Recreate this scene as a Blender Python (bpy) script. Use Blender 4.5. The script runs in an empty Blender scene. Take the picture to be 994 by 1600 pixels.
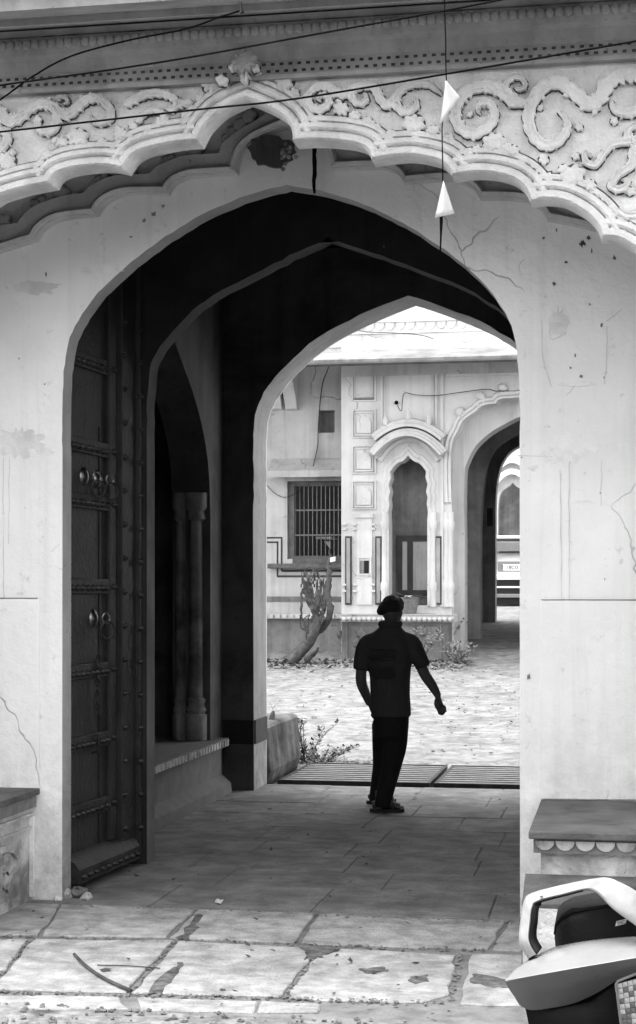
import bpy, bmesh, math, random
from mathutils import Vector, Matrix
from mathutils.geometry import tessellate_polygon
random.seed(7)
R = math.radians
S = bpy.context.scene
# ------------------------------------------------------------------ camera, sky, sun, exposure
F, HZ, CH = 2600.0, 925.0, 1.65            # focal length (photo px), horizon row, eye height
YAW = math.atan2(478.0, F); SN, CS = math.sin(YAW), math.cos(YAW)
cd = bpy.data.cameras.new('camera'); cam = bpy.data.objects.new('camera', cd)
S.collection.objects.link(cam); S.camera = cam
cam.location = (0, 0, CH); cam.rotation_euler = (R(90), 0, YAW)
cd.sensor_fit = 'HORIZONTAL'; cd.sensor_width = 36; cd.lens = F / 994 * 36
cd.shift_y = (HZ - 800) / 994; cd.clip_start = .05; cd.clip_end = 2000
SUN = Vector((-.25, .02, 1.0)).normalized()
w = bpy.data.worlds.new('World'); S.world = w; w.use_nodes = True
nt = w.node_tree; bg = nt.nodes['Background']
sk = nt.nodes.new('ShaderNodeTexSky'); sk.sky_type = 'NISHITA'; sk.sun_disc = False
sk.sun_elevation = math.asin(SUN.z); sk.sun_rotation = math.atan2(SUN.x, SUN.y)
sk.dust_density = .6; sk.air_density = 1.0; sk.ozone_density = 1
bwn = nt.nodes.new('ShaderNodeRGBToBW'); nt.links.new(sk.outputs[0], bwn.inputs[0])
nt.links.new(bwn.outputs[0], bg.inputs[0]); bg.inputs[1].default_value = .15
sl = bpy.data.lights.new('sun', 'SUN'); sl.energy = 1.0; sl.angle = R(50); sl.color = (1, 1, 1)
so = bpy.data.objects.new('sun', sl); S.collection.objects.link(so)
so.rotation_euler = SUN.to_track_quat('Z', 'Y').to_euler(); so.location = (-4, -8, 14)
S.view_settings.view_transform = 'Standard'; S.view_settings.look = 'None'
S.view_settings.gamma = 1; S.view_settings.exposure = 3.0
S.render.engine = 'CYCLES'; S.cycles.max_bounces = 6; S.cycles.diffuse_bounces = 4; S.cycles.adaptive_threshold = .02

# ------------------------------------------------------------------ photo pixel -> place
def P(u, v, Y):
    t = Y / (CS * F + SN * (u - 497)); return Vector((t * (-SN * F + CS * (u - 497)), Y, CH + t * (HZ - v)))
def G(u, v, z=0.):
    t = (CH - z) / (v - HZ); a = u - 497
    return Vector((t * (-SN * F + CS * a), t * (CS * F + SN * a), z))
def XZ(u, v, Y): p = P(u, v, Y); return (p.x, p.z)
def cr(pts, n=6):
    pts = [Vector(p) for p in pts]; out = []
    for i in range(len(pts) - 1):
        p0 = pts[max(i - 1, 0)]; p1 = pts[i]; p2 = pts[i + 1]; p3 = pts[min(i + 2, len(pts) - 1)]
        for k in range(n):
            t = k / n
            out.append(.5 * ((2 * p1) + (p2 - p0) * t + (2 * p0 - 5 * p1 + 4 * p2 - p3) * t * t + (3 * p1 - p0 - 3 * p2 + p3) * t ** 3))
    out.append(pts[-1]); return out

# ------------------------------------------------------------------ materials
MATS = {}
def mat(name, lo, hi, scale=3., rough=.85, bump=.3, bscale=None, streak=0., crack=0., crack_scale=1.2, spots=0., low=None, metal=0., spec=.3, patch=0.):
    """grey procedural surface: noise between lo and hi, optional vertical rain streaks, cracks, dark spots, grime near a height"""
    m = bpy.data.materials.new(name); m.use_nodes = True; N = m.node_tree.nodes; L = m.node_tree.links
    b = N['Principled BSDF']; b.inputs['Roughness'].default_value = rough; b.inputs['Metallic'].default_value = metal
    b.inputs['Specular IOR Level'].default_value = spec
    geo = N.new('ShaderNodeNewGeometry'); pos = geo.outputs['Position']
    def noise(sc, det=4, rg=.6, dist=0., src=None):
        n = N.new('ShaderNodeTexNoise'); n.inputs['Scale'].default_value = sc; n.inputs['Detail'].default_value = det
        n.inputs['Roughness'].default_value = rg; n.inputs['Distortion'].default_value = dist; L.new(src or pos, n.inputs['Vector']); return n.outputs['Fac']
    def ramp(src, a, c, va=0., vc=1.):
        r = N.new('ShaderNodeMapRange'); r.inputs[1].default_value = a; r.inputs[2].default_value = c
        r.inputs[3].default_value = va; r.inputs[4].default_value = vc; L.new(src, r.inputs[0]); return r.outputs[0]
    def math_(op, a, c):
        n = N.new('ShaderNodeMath'); n.operation = op
        for k, s in enumerate((a, c)):
            if isinstance(s, (int, float)): n.inputs[k].default_value = s
            else: L.new(s, n.inputs[k])
        return n.outputs[0]
    n1 = noise(scale); val = ramp(n1, .3, .7, lo, hi)
    if patch:
        val = math_('MULTIPLY', val, ramp(noise(scale * .35, 5, .7, .6), .46, .6, 1, 1 - patch))
    mp = None
    if streak:
        mp = N.new('ShaderNodeMapping'); mp.inputs['Scale'].default_value = (7, 7, .35); L.new(pos, mp.inputs['Vector'])
        val = math_('MULTIPLY', val, ramp(noise(1.2, 5, .6, .3, mp.outputs[0]), .5, .75, 1, 1 - streak))
    if spots:
        val = math_('MULTIPLY', val, ramp(noise(scale * 9, 4, .7), .62, .74, 1, 1 - spots))
    if low:      # splash grime that belongs to the foot of the wall
        z0, z1, amt = low; sp = N.new('ShaderNodeSeparateXYZ'); L.new(pos, sp.inputs[0])
        g = math_('MULTIPLY', ramp(sp.outputs[2], z0, z1, 1, 0), ramp(noise(9, 4, .75), .35, .62))
        val = math_('MULTIPLY', val, math_('SUBTRACT', 1, math_('MULTIPLY', g, amt)))
    crk = None
    if crack:
        vo = N.new('ShaderNodeTexVoronoi'); vo.feature = 'DISTANCE_TO_EDGE'; vo.inputs['Scale'].default_value = crack_scale
        nn = N.new('ShaderNodeTexNoise'); nn.inputs['Scale'].default_value = 3.5; nn.inputs['Detail'].default_value = 3; L.new(pos, nn.inputs['Vector'])
        mx = N.new('ShaderNodeMix'); mx.data_type = 'VECTOR'; mx.inputs[0].default_value = .22; L.new(pos, mx.inputs[4]); L.new(nn.outputs['Color'], mx.inputs[5])
        L.new(mx.outputs[1], vo.inputs['Vector'])
        crk = math_('MULTIPLY', ramp(vo.outputs['Distance'], .001, .0045, 1, 0), ramp(noise(1.1, 3), .50, .58))
        val = math_('MULTIPLY', val, math_('SUBTRACT', 1, math_('MULTIPLY', crk, crack)))
    cc = N.new('ShaderNodeCombineColor')
    for k in range(3): L.new(val, cc.inputs[k])
    L.new(cc.outputs[0], b.inputs['Base Color'])
    if bump:
        h = noise(bscale or scale * 6, 3, .65)
        if crk is not None: h = math_('SUBTRACT', h, math_('MULTIPLY', crk, .8))
        bp = N.new('ShaderNodeBump'); bp.inputs['Strength'].default_value = bump; bp.inputs['Distance'].default_value = .012
        L.new(h, bp.inputs['Height']); L.new(bp.outputs[0], b.inputs['Normal'])
    MATS[name] = m; return m
mat('plaster', .72, .84, 1.6, .9, .6, 16, streak=.14, crack=.4, crack_scale=1.1, spots=.25, low=(.05, 1.1, .35))
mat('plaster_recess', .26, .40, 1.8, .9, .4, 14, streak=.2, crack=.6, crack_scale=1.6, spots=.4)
mat('carved', .62, .80, 7, .85, .9, 45, spots=.6, streak=.2, patch=.15)
mat('porch_soot', .12, .22, 3, .9, .4, 20, spots=.4)  # shade put into the colour of the porch ceiling and screen back
mat('cornice', .28, .42, 4, .9, .5, 30, spots=.5, streak=.25)
mat('soot', .012, .022, 2, .95, .3)  # near black, interior shade deepened through the colour
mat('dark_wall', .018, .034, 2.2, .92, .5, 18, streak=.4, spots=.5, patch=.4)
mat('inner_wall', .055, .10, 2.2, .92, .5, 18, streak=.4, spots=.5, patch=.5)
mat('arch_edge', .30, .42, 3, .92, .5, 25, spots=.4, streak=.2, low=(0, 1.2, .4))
mat('stained', .10, .26, 3.5, .92, .6, 22, streak=.5, spots=.6, patch=.5)
mat('bench_top', .07, .14, 5, .8, .6, 40, spots=.4, patch=.35)
mat('bench_side', .34, .60, 6, .92, .9, 30, spots=.85, patch=.6, crack=.6, crack_scale=2.5)
mat('paving', .22, .45, 9, .88, 1., 55, spots=.8, patch=.3)
mat('mortar', .11, .21, 9, .95, .8, 50, spots=.5)
mat('band_plaster', .42, .60, 3, .9, .6, 20, streak=.2, spots=.6, crack=.5, crack_scale=2)
mat('patch', .70, .82, 6, .9, .4, 30, spots=.3, patch=.2)
mat('crack_grey', .42, .68, 9, .95, .1)
mat('stain', .02, .16, 18, .9, .6, 50, spots=.4)
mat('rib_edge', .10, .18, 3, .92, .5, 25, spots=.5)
mat('mould', .015, .16, 16, .95, .2)  # mottled dark tone for the ribbons edging the carving
mat('asphalt', .045, .08, 8, .9, .8, 60, spots=.4)
mat('gravel', .10, .30, 14, .95, .9, 60, spots=.6, patch=.4)
mat('hall_floor', .12, .26, 5, .8, .7, 34, spots=.6, patch=.3)
mat('sand', .10, .22, 7, .95, 1., 26, spots=.8, patch=.3)
mat('court_white', .46, .58, 1.2, .9, .35, 9, streak=.18, crack=.5, crack_scale=.9, spots=.3, patch=.1)
mat('court_worn', .38, .54, 1.0, .9, .45, 9, streak=.3, crack=.85, crack_scale=.8, spots=.4, patch=.22)
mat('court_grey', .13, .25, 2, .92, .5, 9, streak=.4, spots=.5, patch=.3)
mat('paint_dark', .03, .06, 4, .8, .2)
mat('paint_grey', .2, .32, 4, .8, .3, spots=.6)
mat('wood', .012, .03, 6, .6, .6, 30, streak=.5, spec=.4)
mat('frame_wood', .07, .14, 6, .7, .4, 30, streak=.4)
mat('iron', .02, .05, 12, .45, .3, metal=.7, spec=.5)
mat('ring_iron', .14, .24, 12, .3, .2, metal=1., spec=.5)
mat('bar', .09, .15, 12, .5, .2, metal=.5)
mat('stub', .04, .16, 5, .92, .8, 22, spots=.8, streak=.5, patch=.6)
mat('seat_face', .12, .17, 9, .92, .5, 40, spots=.5)
mat('grate', .09, .17, 10, .55, .4, metal=.5)
mat('void', .01, .015, 2, .95, 0)
mat('skin', .06, .09, 8, .6, .1)
mat('shirt', .032, .042, 20, .9, .8, 16)
mat('print_dark', .016, .02, 10, .9, .1)
mat('trousers', .008, .012, 20, .9, .8, 14)
mat('cap', .012, .02, 30, .9, .4, 150)
mat('sandal', .01, .02, 10, .6, .1)
mat('bark', .02, .09, 8, .95, .9, 30, streak=.4, spots=.6)
mat('leaf', .03, .06, 8, .6, .1)
mat('dry', .08, .22, 8, .9, .3)
mat('wire', .003, .006, 8, .8, .1, spec=.05)
mat('paper', .42, .54, 6, .8, .15, 12)
mat('scooter_silver', .17, .22, 5, .25, .05, 90, spec=.7, spots=.2)
mat('scooter_white', .18, .28, 14, .35, .04, 60, spec=.5, spots=.2)
mat('scooter_grey', .18, .22, 5, .4, .04, 60, spec=.5)
mat('scooter_black', .004, .007, 6, .5, .1, 80, spec=.15)
mat('rubber', .02, .03, 8, .8, .3)
mat('seat_vinyl', .004, .007, 6, .55, .2, 120, spec=.12)
mat('lens', .55, .75, 30, .12, .1, spec=.8)
mat('car_white', .72, .78, 3, .25, .0, spec=.6)
mat('car_glass', .03, .06, 3, .08, .0, spec=.8)
mat('car_black', .015, .02, 3, .5, .0)
mat('wicker', .08, .18, 30, .9, .8, 60)

# ------------------------------------------------------------------ mesh helpers
WM = {}
class MB:
    def __init__(s): s.v = []; s.f = []
    def add(s, vs, fs):
        o = len(s.v); s.v += [tuple(x) for x in vs]; s.f += [tuple(i + o for i in f) for f in fs]; return s
    def box(s, x0, x1, y0, y1, z0, z1):
        return s.add([(x, y, z) for x in (x0, x1) for y in (y0, y1) for z in (z0, z1)],
                     [(0, 1, 3, 2), (4, 6, 7, 5), (0, 4, 5, 1), (2, 3, 7, 6), (0, 2, 6, 4), (1, 5, 7, 3)])
    def prism(s, outer, holes=(), y0=0, y1=1, plane='XZ'):
        loops = [list(outer)] + [list(h) for h in holes]; flat = [p for l in loops for p in l]
        tris = tessellate_polygon([[Vector((p[0], p[1], 0)) for p in l] for l in loops])
        f3 = (lambda p, d: (p[0], d, p[1])) if plane == 'XZ' else ((lambda p, d: (d, p[0], p[1])) if plane == 'YZ' else (lambda p, d: (p[0], p[1], d)))
        n = len(flat); vs = [f3(p, y0) for p in flat] + [f3(p, y1) for p in flat]
        fs = [tuple(t) for t in tris] + [tuple(n + i for i in reversed(t)) for t in tris]
        o = 0
        for l in loops:
            k = len(l)
            for i in range(k): a, b = o + i, o + (i + 1) % k; fs.append((a, b, n + b, n + a))
            o += k
        return s.add(vs, fs)
    def tube(s, pts, r, n=8, cap=True, flat=1.):
        pts = [Vector(p) for p in pts]; m = len(pts); rr = r if isinstance(r, (list, tuple)) else [r] * m
        up = Vector((0, 0, 1)); vs = []; prev = None
        for i, p in enumerate(pts):
            t = (pts[min(i + 1, m - 1)] - pts[max(i - 1, 0)]).normalized()
            if prev is None:
                a = t.cross(up)
                if a.length < .05: a = t.cross(Vector((0, 1, 0)))
            else: a = prev - t * prev.dot(t)
            a.normalize(); prev = a; b = t.cross(a)
            for k in range(n):
                q = 2 * math.pi * k / n; vs.append(p + (a * math.cos(q) + b * math.sin(q) * flat) * rr[i])
        fs = [(i * n + k, i * n + (k + 1) % n, (i + 1) * n + (k + 1) % n, (i + 1) * n + k) for i in range(m - 1) for k in range(n)]
        if cap: fs += [tuple(range(n - 1, -1, -1)), tuple((m - 1) * n + k for k in range(n))]
        return s.add(vs, fs)
    def loft(s, rings, n=16):
        """rings: (centre, rx, ry) horizontal ellipses, bottom to top or along; capped"""
        vs = []
        for c, rx, ry in rings:
            for k in range(n):
                q = 2 * math.pi * k / n; vs.append((c[0] + rx * math.cos(q), c[1] + ry * math.sin(q), c[2]))
        m = len(rings)
        fs = [(i * n + k, i * n + (k + 1) % n, (i + 1) * n + (k + 1) % n, (i + 1) * n + k) for i in range(m - 1) for k in range(n)]
        fs += [tuple(range(n - 1, -1, -1)), tuple((m - 1) * n + k for k in range(n))]
        return s.add(vs, fs)
    def ball(s, c, rx, ry, rz, n=12, m=8):
        return s.loft([((c[0], c[1], c[2] - rz * math.cos(math.pi * (i + .15) / (m + .3))), rx * math.sin(math.pi * (i + .15) / (m + .3)), ry * math.sin(math.pi * (i + .15) / (m + .3))) for i in range(m + 1)], n)
    def grid(s, rows, cap=False):
        n = len(rows[0]); o = [p for r_ in rows for p in r_]
        return s.add(o, [(i * n + k, i * n + k + 1, (i + 1) * n + k + 1, (i + 1) * n + k) for i in range(len(rows) - 1) for k in range(n - 1)])
    def sweep(s, path, prof, sgn=1, Y=0.):
        """path: (x,z) polyline; prof: (offset along normal, proud towards the viewer) closed band standing on the plane y=Y"""
        path = [Vector((p[0], p[1])) for p in path]; m = len(path); rows = []
        for i, p in enumerate(path):
            def nrm(a, b): d = (b - a).normalized(); return Vector((-d.y, d.x)) * sgn
            n1 = nrm(path[i - 1], p) if i > 0 else None; n2 = nrm(p, path[i + 1]) if i < m - 1 else None
            if n1 is None: nn = n2
            elif n2 is None: nn = n1
            else:
                nn = (n1 + n2)
                if nn.length < .2: nn = n1
                nn = nn.normalized(); nn = nn * min(1.35, 1 / max(.35, nn.dot(n1)))
            e_ = .0012 * math.sin(i * 2.4); rows.append([(p.x + nn.x * o, Y - h - (e_ if h > 0 else 0), p.y + nn.y * o) for o, h in prof])
        s.grid(rows); k = len(prof)
        o = len(s.v) - m * k; s.f += [tuple(o + j for j in range(k)), tuple(o + (m - 1) * k + j for j in range(k - 1, -1, -1))]
        return s
def mesh(name, mb, smooth=35):
    me = bpy.data.meshes.new(name); me.from_pydata(mb.v, [], mb.f)
    bm = bmesh.new(); bm.from_mesh(me); bmesh.ops.recalc_face_normals(bm, faces=bm.faces); bm.to_mesh(me); bm.free()
    if smooth:
        me.shade_smooth()
        try: me.set_sharp_from_angle(angle=R(smooth))
        except Exception: pass
    return me
def link(o, parent=None, loc=None, rot=None):
    S.collection.objects.link(o); m = Matrix.Translation(loc or (0, 0, 0))
    if rot is not None: m = m @ rot.to_4x4()
    if parent is not None:
        o.parent = parent; o.matrix_parent_inverse = WM[parent].inverted()
    o.matrix_basis = m; WM[o] = m; return o
def obj(name, mb, m, parent=None, loc=None, smooth=35, rot=None):
    me = mb if isinstance(mb, bpy.types.Mesh) else mesh(name, mb, smooth)
    if not me.materials: me.materials.append(MATS[m])
    return link(bpy.data.objects.new(name, me), parent, loc, rot)
def tag(o, label, cat, group=None):
    o['label'] = label; o['category'] = cat
    if group: o['group'] = group
    return o
def thing(name, label, cat, loc=(0, 0, 0), group=None):
    return tag(link(bpy.data.objects.new(name, None), None, loc), label, cat, group)
def struct(o): o['kind'] = 'structure'; return o
def stuff(o): o['kind'] = 'stuff'; return o
def bev(o, wd=.008, seg=2):
    b = o.modifiers.new('bevel', 'BEVEL'); b.width = wd; b.segments = seg; b.limit_method = 'ANGLE'; b.angle_limit = R(40); return o
def text(s, size, m, parent, loc, rot, name='lettering', ext=.0008):
    c = bpy.data.curves.new(name, 'FONT'); c.body = s; c.size = size; c.extrude = ext; c.align_x = 'CENTER'; c.align_y = 'CENTER'
    
    t = bpy.data.objects.new('t', c); S.collection.objects.link(t); me = bpy.data.meshes.new_from_object(t.evaluated_get(bpy.context.evaluated_depsgraph_get()))
    bpy.data.objects.remove(t); me.name = name; me.materials.clear(); me.materials.append(MATS[m]); return link(bpy.data.objects.new(name, me), parent, loc, rot)
def wob(pts, a=.004):
    return [(p[0] + random.uniform(-a, a), p[1] + random.uniform(-a, a)) for p in pts]

CX = -1.73                                       # centre line of the gateway
def mirror_arch(left):                           # left half from its foot to the apex
    return list(left) + [(2 * CX - x, z) for x, z in reversed(left[:-1])]
def traced(px, Y, n=5, foot=None, apex=None):
    l = [tuple(p) for p in cr([XZ(u, v, Y) for u, v in px], n)]
    if apex: l[-1] = (CX, l[-1][1])
    if foot is not None: l = [(l[0][0], foot)] + l
    return l
# ------------------------------------------------------------------ ground, street paving, passage floor
def gz(y):
    k = [(-80, -.05), (14, -.05), (15.55, -.02), (25.5, .60), (26, .70), (33, 1.08), (42, 1.33), (60, 1.4), (1200, 1.6)]
    for (a, za), (b, zb) in zip(k, k[1:]):
        if y <= b: return za + (zb - za) * max(0, (y - a)) / (b - a)
    return 1.6
ys = [-80, -30, -5, 0, 5, 14] + [15.55 + .25 * i for i in range(42)] + [26 + .5 * i for i in range(33)] + [43, 50, 60, 120, 400, 1200]
xs = [-900, -200, -60, -20] + [-9 + .3 * i for i in range(42)] + [6, 10, 20, 60, 200, 900]
g = MB(); rows = []
for y in ys:
    r_ = []
    for x in xs:
        z = gz(y)
        if 15.6 < y < 25 and -9 < x < 3.5:
            z += .02 * math.sin(x * 2.1 + y * 1.3) * math.sin(y * .9 - x * .4) + random.uniform(-.012, .012)
        r_.append((x, y, z))
    rows.append(r_)
g.grid(rows); struct(obj('ground', g, 'sand', smooth=60))
struct(obj('street', MB().box(-60, 60, -40, 6.0, -.19, -.03), 'asphalt'))  # road coloured dark to cut light bounced into the recess
pv = struct(obj('pavement', MB().box(-9, 4, 6.02, 8.40, -.2, -.010), 'mortar'))
def slab_mesh(poly, z0, z1, jit=.006, cham=.008):
    ring = []
    for i, p in enumerate(poly):
        q = poly[(i + 1) % len(poly)]; p, q = Vector(p), Vector(q); n = max(2, int((q - p).length / .12))
        for k in range(n):
            a = p.lerp(q, k / n); ring.append(a + Vector((random.uniform(-jit, jit), random.uniform(-jit, jit))))
    c = sum(ring, Vector((0, 0))) / len(ring); n = len(ring); vs = []
    for z, ins in ((z0, 0), (z1 - cham * .7, 0), (z1, cham)):
        for p in ring: d = (c - p).normalized(); vs.append((p.x + d.x * ins, p.y + d.y * ins, z))
    fs = [(r * n + i, r * n + (i + 1) % n, (r + 1) * n + (i + 1) % n, (r + 1) * n + i) for r in (0, 1) for i in range(n)]
    mb = MB(); mb.add(vs, fs)
    tr = tessellate_polygon([[Vector(v) for v in vs[2 * n:]]]); mb.f += [tuple(2 * n + i for i in t) for t in tr]
    return mb
def pslab(px, dz=0.): 
    poly = [(G(u, v).x, G(u, v).y) for u, v in px]
    obj('paving_slab', slab_mesh(poly, -.1, dz, .010, .007), 'paving', pv, smooth=20)
B = lambda u: 1409 + u * .0375                     # back edge row of the paving
for px in (
    [(-180, 1404), (-180, 1460), (62, 1460), (92, B(92))],
    [(97, B(97)), (66, 1461), (262, 1463), (302, B(302))],
    [(309, B(309)), (269, 1464), (462, 1472), (492, B(492))],
    [(497, B(497)), (468, 1473), (764, 1482), (788, B(788))],
    [(795, B(795)), (771, 1483), (1080, 1492), (1080, B(1080))],
    [(-180, 1466), (-200, 1545), (-20, 1546), (46, 1467)],
    [(53, 1467), (-14, 1546), (196, 1550), (271, 1470)],
    [(282, 1470), (208, 1551), (440, 1557), (487, 1494), (470, 1480)],
    [(492, 1497), (448, 1558), (500, 1561), (660, 1566), (702, 1552), (712, 1492), (600, 1484), (500, 1482)],
    [(735, 1490), (728, 1530), (716, 1568), (1100, 1580), (1080, 1498)],
    [(-200, 1553), (-220, 1572), (205, 1577), (185, 1556)],
    [(215, 1558), (222, 1577), (395, 1581), (402, 1564)],
    [(408, 1564), (400, 1581), (497, 1580), (500, 1568)],
): pslab(px, random.uniform(-.003, .0015))
def gpoly(pts, z, name, m, par, jit=5):
    o_ = []
    for i, p in enumerate(pts):
        q = pts[(i + 1) % len(pts)]
        for k in range(5): t = k / 5; g_ = G(p[0] + (q[0] - p[0]) * t + random.uniform(-jit, jit), p[1] + (q[1] - p[1]) * t + random.uniform(-jit, jit) * .3); o_.append((g_.x, g_.y))
    obj(name, MB().prism(o_, (), z - .004, z, 'XY'), m, par, smooth=0)
gpoly([(228, 1552), (268, 1512), (285, 1504), (276, 1525), (252, 1553)], .0024, 'paving_stain', 'stain', pv); gpoly([(278, 1466), (300, 1432), (318, 1428), (308, 1450), (292, 1470)], .0027, 'paving_stain', 'stain', pv, 6)
gpoly([(738, 1522), (790, 1530), (812, 1544), (770, 1543), (735, 1535)], .0030, 'paving_stain', 'stain', pv, 4); gpoly([(560, 1515), (600, 1512), (606, 1518), (570, 1521)], .0031, 'paving_stain', 'stain', pv, 4); gpoly([(640, 1528), (668, 1524), (672, 1534), (645, 1538)], .0032, 'paving_stain', 'stain', pv, 5)
gpoly([(470, 1476), (500, 1478), (530, 1484), (500, 1496), (478, 1500)], .0036, 'paving_stain', 'stain', pv, 6)
obj('rubble_strip', MB().box(-8.9, 3.9, 5.7, 6.34, -.1, -.006), 'gravel', pv)
pf = struct(obj('passage_floor', MB().box(-3.25, -.12, 8.405, 14.02, -.2, -.007), 'mortar'))
y = 8.41
while y < 13.9:
    dy = random.uniform(.5, .72); y1 = min(y + dy, 14.0)
    if 14.0 - y1 < .25: y1 = 14.0
    x = -3.22
    while x < -.15:
        x1 = min(x + random.uniform(.6, 1.0), -.13)
        if -.13 - x1 < .2: x1 = -.13
        obj('floor_slab', slab_mesh([(x, y), (x1 - .008, y), (x1 - .008, y1 - .008), (x, y1 - .008)], -.1, random.uniform(-.004, .001), .003, .006), 'hall_floor', pf, smooth=20); x = x1
    y = y1
# ------------------------------------------------------------------ unseen house added behind the viewer to block low sky light
oh = thing('street_house', 'plain plastered house on the opposite side of the street', 'house', (-2, -6.5, 0))
wn = [[(x, 1.0), (x + 1.1, 1.0), (x + 1.1, 2.5), (x, 2.5)] for x in (-14, -10.5, -7, 1.5, 5, 8.5)] + [[(x, 4.3), (x + 1.1, 4.3), (x + 1.1, 5.8), (x, 5.8)] for x in (-14, -10.5, -7, -3, 1.5, 5, 8.5)] + [[(-3.2, .02), (-1.8, .02), (-1.8, 2.4), (-3.2, 2.4)]]
obj('wall', MB().prism([(-18, -.03), (14, -.03), (14, 5.9), (-18, 5.9)], wn, -6.8, -6.5), 'court_grey', oh); obj('wall', MB().box(-18, 14, -14, -6.82, -.03, 5.85), 'court_grey', oh)
for q_ in wn: obj('shutter', MB().prism(q_, (), -6.78, -6.70), 'frame_wood', oh)
obj('parapet', MB().box(-18.1, 14.1, -6.85, -6.4, 5.9, 6.1), 'court_grey', oh)
# ------------------------------------------------------------------ gatehouse
YS, YW = 7.57, 8.5                                # carved screen plane, wall plane
gate = thing('gatehouse', 'white plastered gatehouse with carved cusped arch and deep dark passage', 'gatehouse', (CX, YW, 0))
# screen with cusped arch
lobes = [[(0, 309), (40, 297), (82, 289)],
         [(82, 289), (90, 276), (113, 267), (151, 262), (176, 262.5), (196, 266.5)],
         [(196, 266.5), (209, 248), (226, 238), (249, 232), (280, 226), (312, 223.5)],
         [(312, 223.5), (317, 212), (325.5, 198), (346, 178), (371, 164), (389, 157)],
         [(389, 157), (416, 168), (441, 182), (454, 195), (460, 210), (461, 223.5)],
         [(461, 223.5), (490, 222), (520, 223), (553, 227), (571, 233), (580, 243), (583, 252)],
         [(583, 252), (621, 247), (646, 246), (671, 250), (691, 256), (704, 268), (708, 277.5)],
         [(708, 277.5), (739, 273), (769, 273.5), (800, 281), (818, 293), (827, 307), (830, 318)],
         [(830, 318), (851, 314), (881, 317), (911, 332), (929, 347.5), (938, 362), (941, 373)],
         [(941, 373), (966, 375), (994, 390), (1018, 410), (1036, 432), (1043, 450)]]
arc = []
for l in lobes: arc += cr([XZ(u, v, YS) for u, v in l], 5)[:-1]
arc.append(Vector(XZ(1043, 450, YS)))
apexx = XZ(389, 157, YS)[0]
tail = [p for p in arc if p.x > XZ(941, 373, YS)[0] + .001]
end = arc[-1]; HW = end.x - apexx + .38
ext = [Vector(XZ(1062, 452, YS)), Vector(XZ(1085, 475, YS)), Vector(XZ(1100, 520, YS)), Vector((apexx + HW, CH + .95))]
arcR = arc + cr([end] + ext, 4)[1:]
# left beyond the frame: the right side mirrored
lft = [Vector((2 * apexx - p.x, p.y)) for p in reversed(arcR) if 2 * apexx - p.x < arc[0].x - .25]
arcF = lft + arcR
XL, XR = arcF[0].x, arcF[-1].x
ZT = 4.55
scr_poly = [(-7.2, -.03), (XL, -.03)] + [tuple(p) for p in arcF] + [(XR, -.03), (3.4, -.03), (3.4, ZT), (-7.2, ZT)]
screen = obj('carved_screen', MB().prism(scr_poly, (), YS, YS + .10), 'carved', gate, smooth=25)
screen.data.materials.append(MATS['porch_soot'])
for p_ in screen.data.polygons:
    if p_.center.y > YS + .09: p_.material_index = 1  # back faces coloured dark to cut bounce light in the recess
prof = [(-.002, -.099), (-.002, .040), (.008, .056), (.028, .058), (.040, .046), (.042, .014), (.047, .014), (.049, .040), (.060, .050), (.076, .046), (.084, .034), (.086, .008), (.092, .008), (.094, .026), (.108, .030), (.118, .022), (.121, -.01)]
obj('arch_moulding', MB().sweep([tuple(p) for p in arcF], prof, 1, YS), 'carved', screen, smooth=50)
for s, x0, x1 in ((0, -7.2, XL), (1, XR, 3.4)):
    obj('pier', MB().box(x0, x1, YS + .102, YW + .15, -.03, ZT), 'plaster', gate)
obj('porch_ceiling', MB().box(XL - .3, XR + .3, YS + .1, YW + .2, 4.30, 4.54), 'porch_soot', gate)
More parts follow.
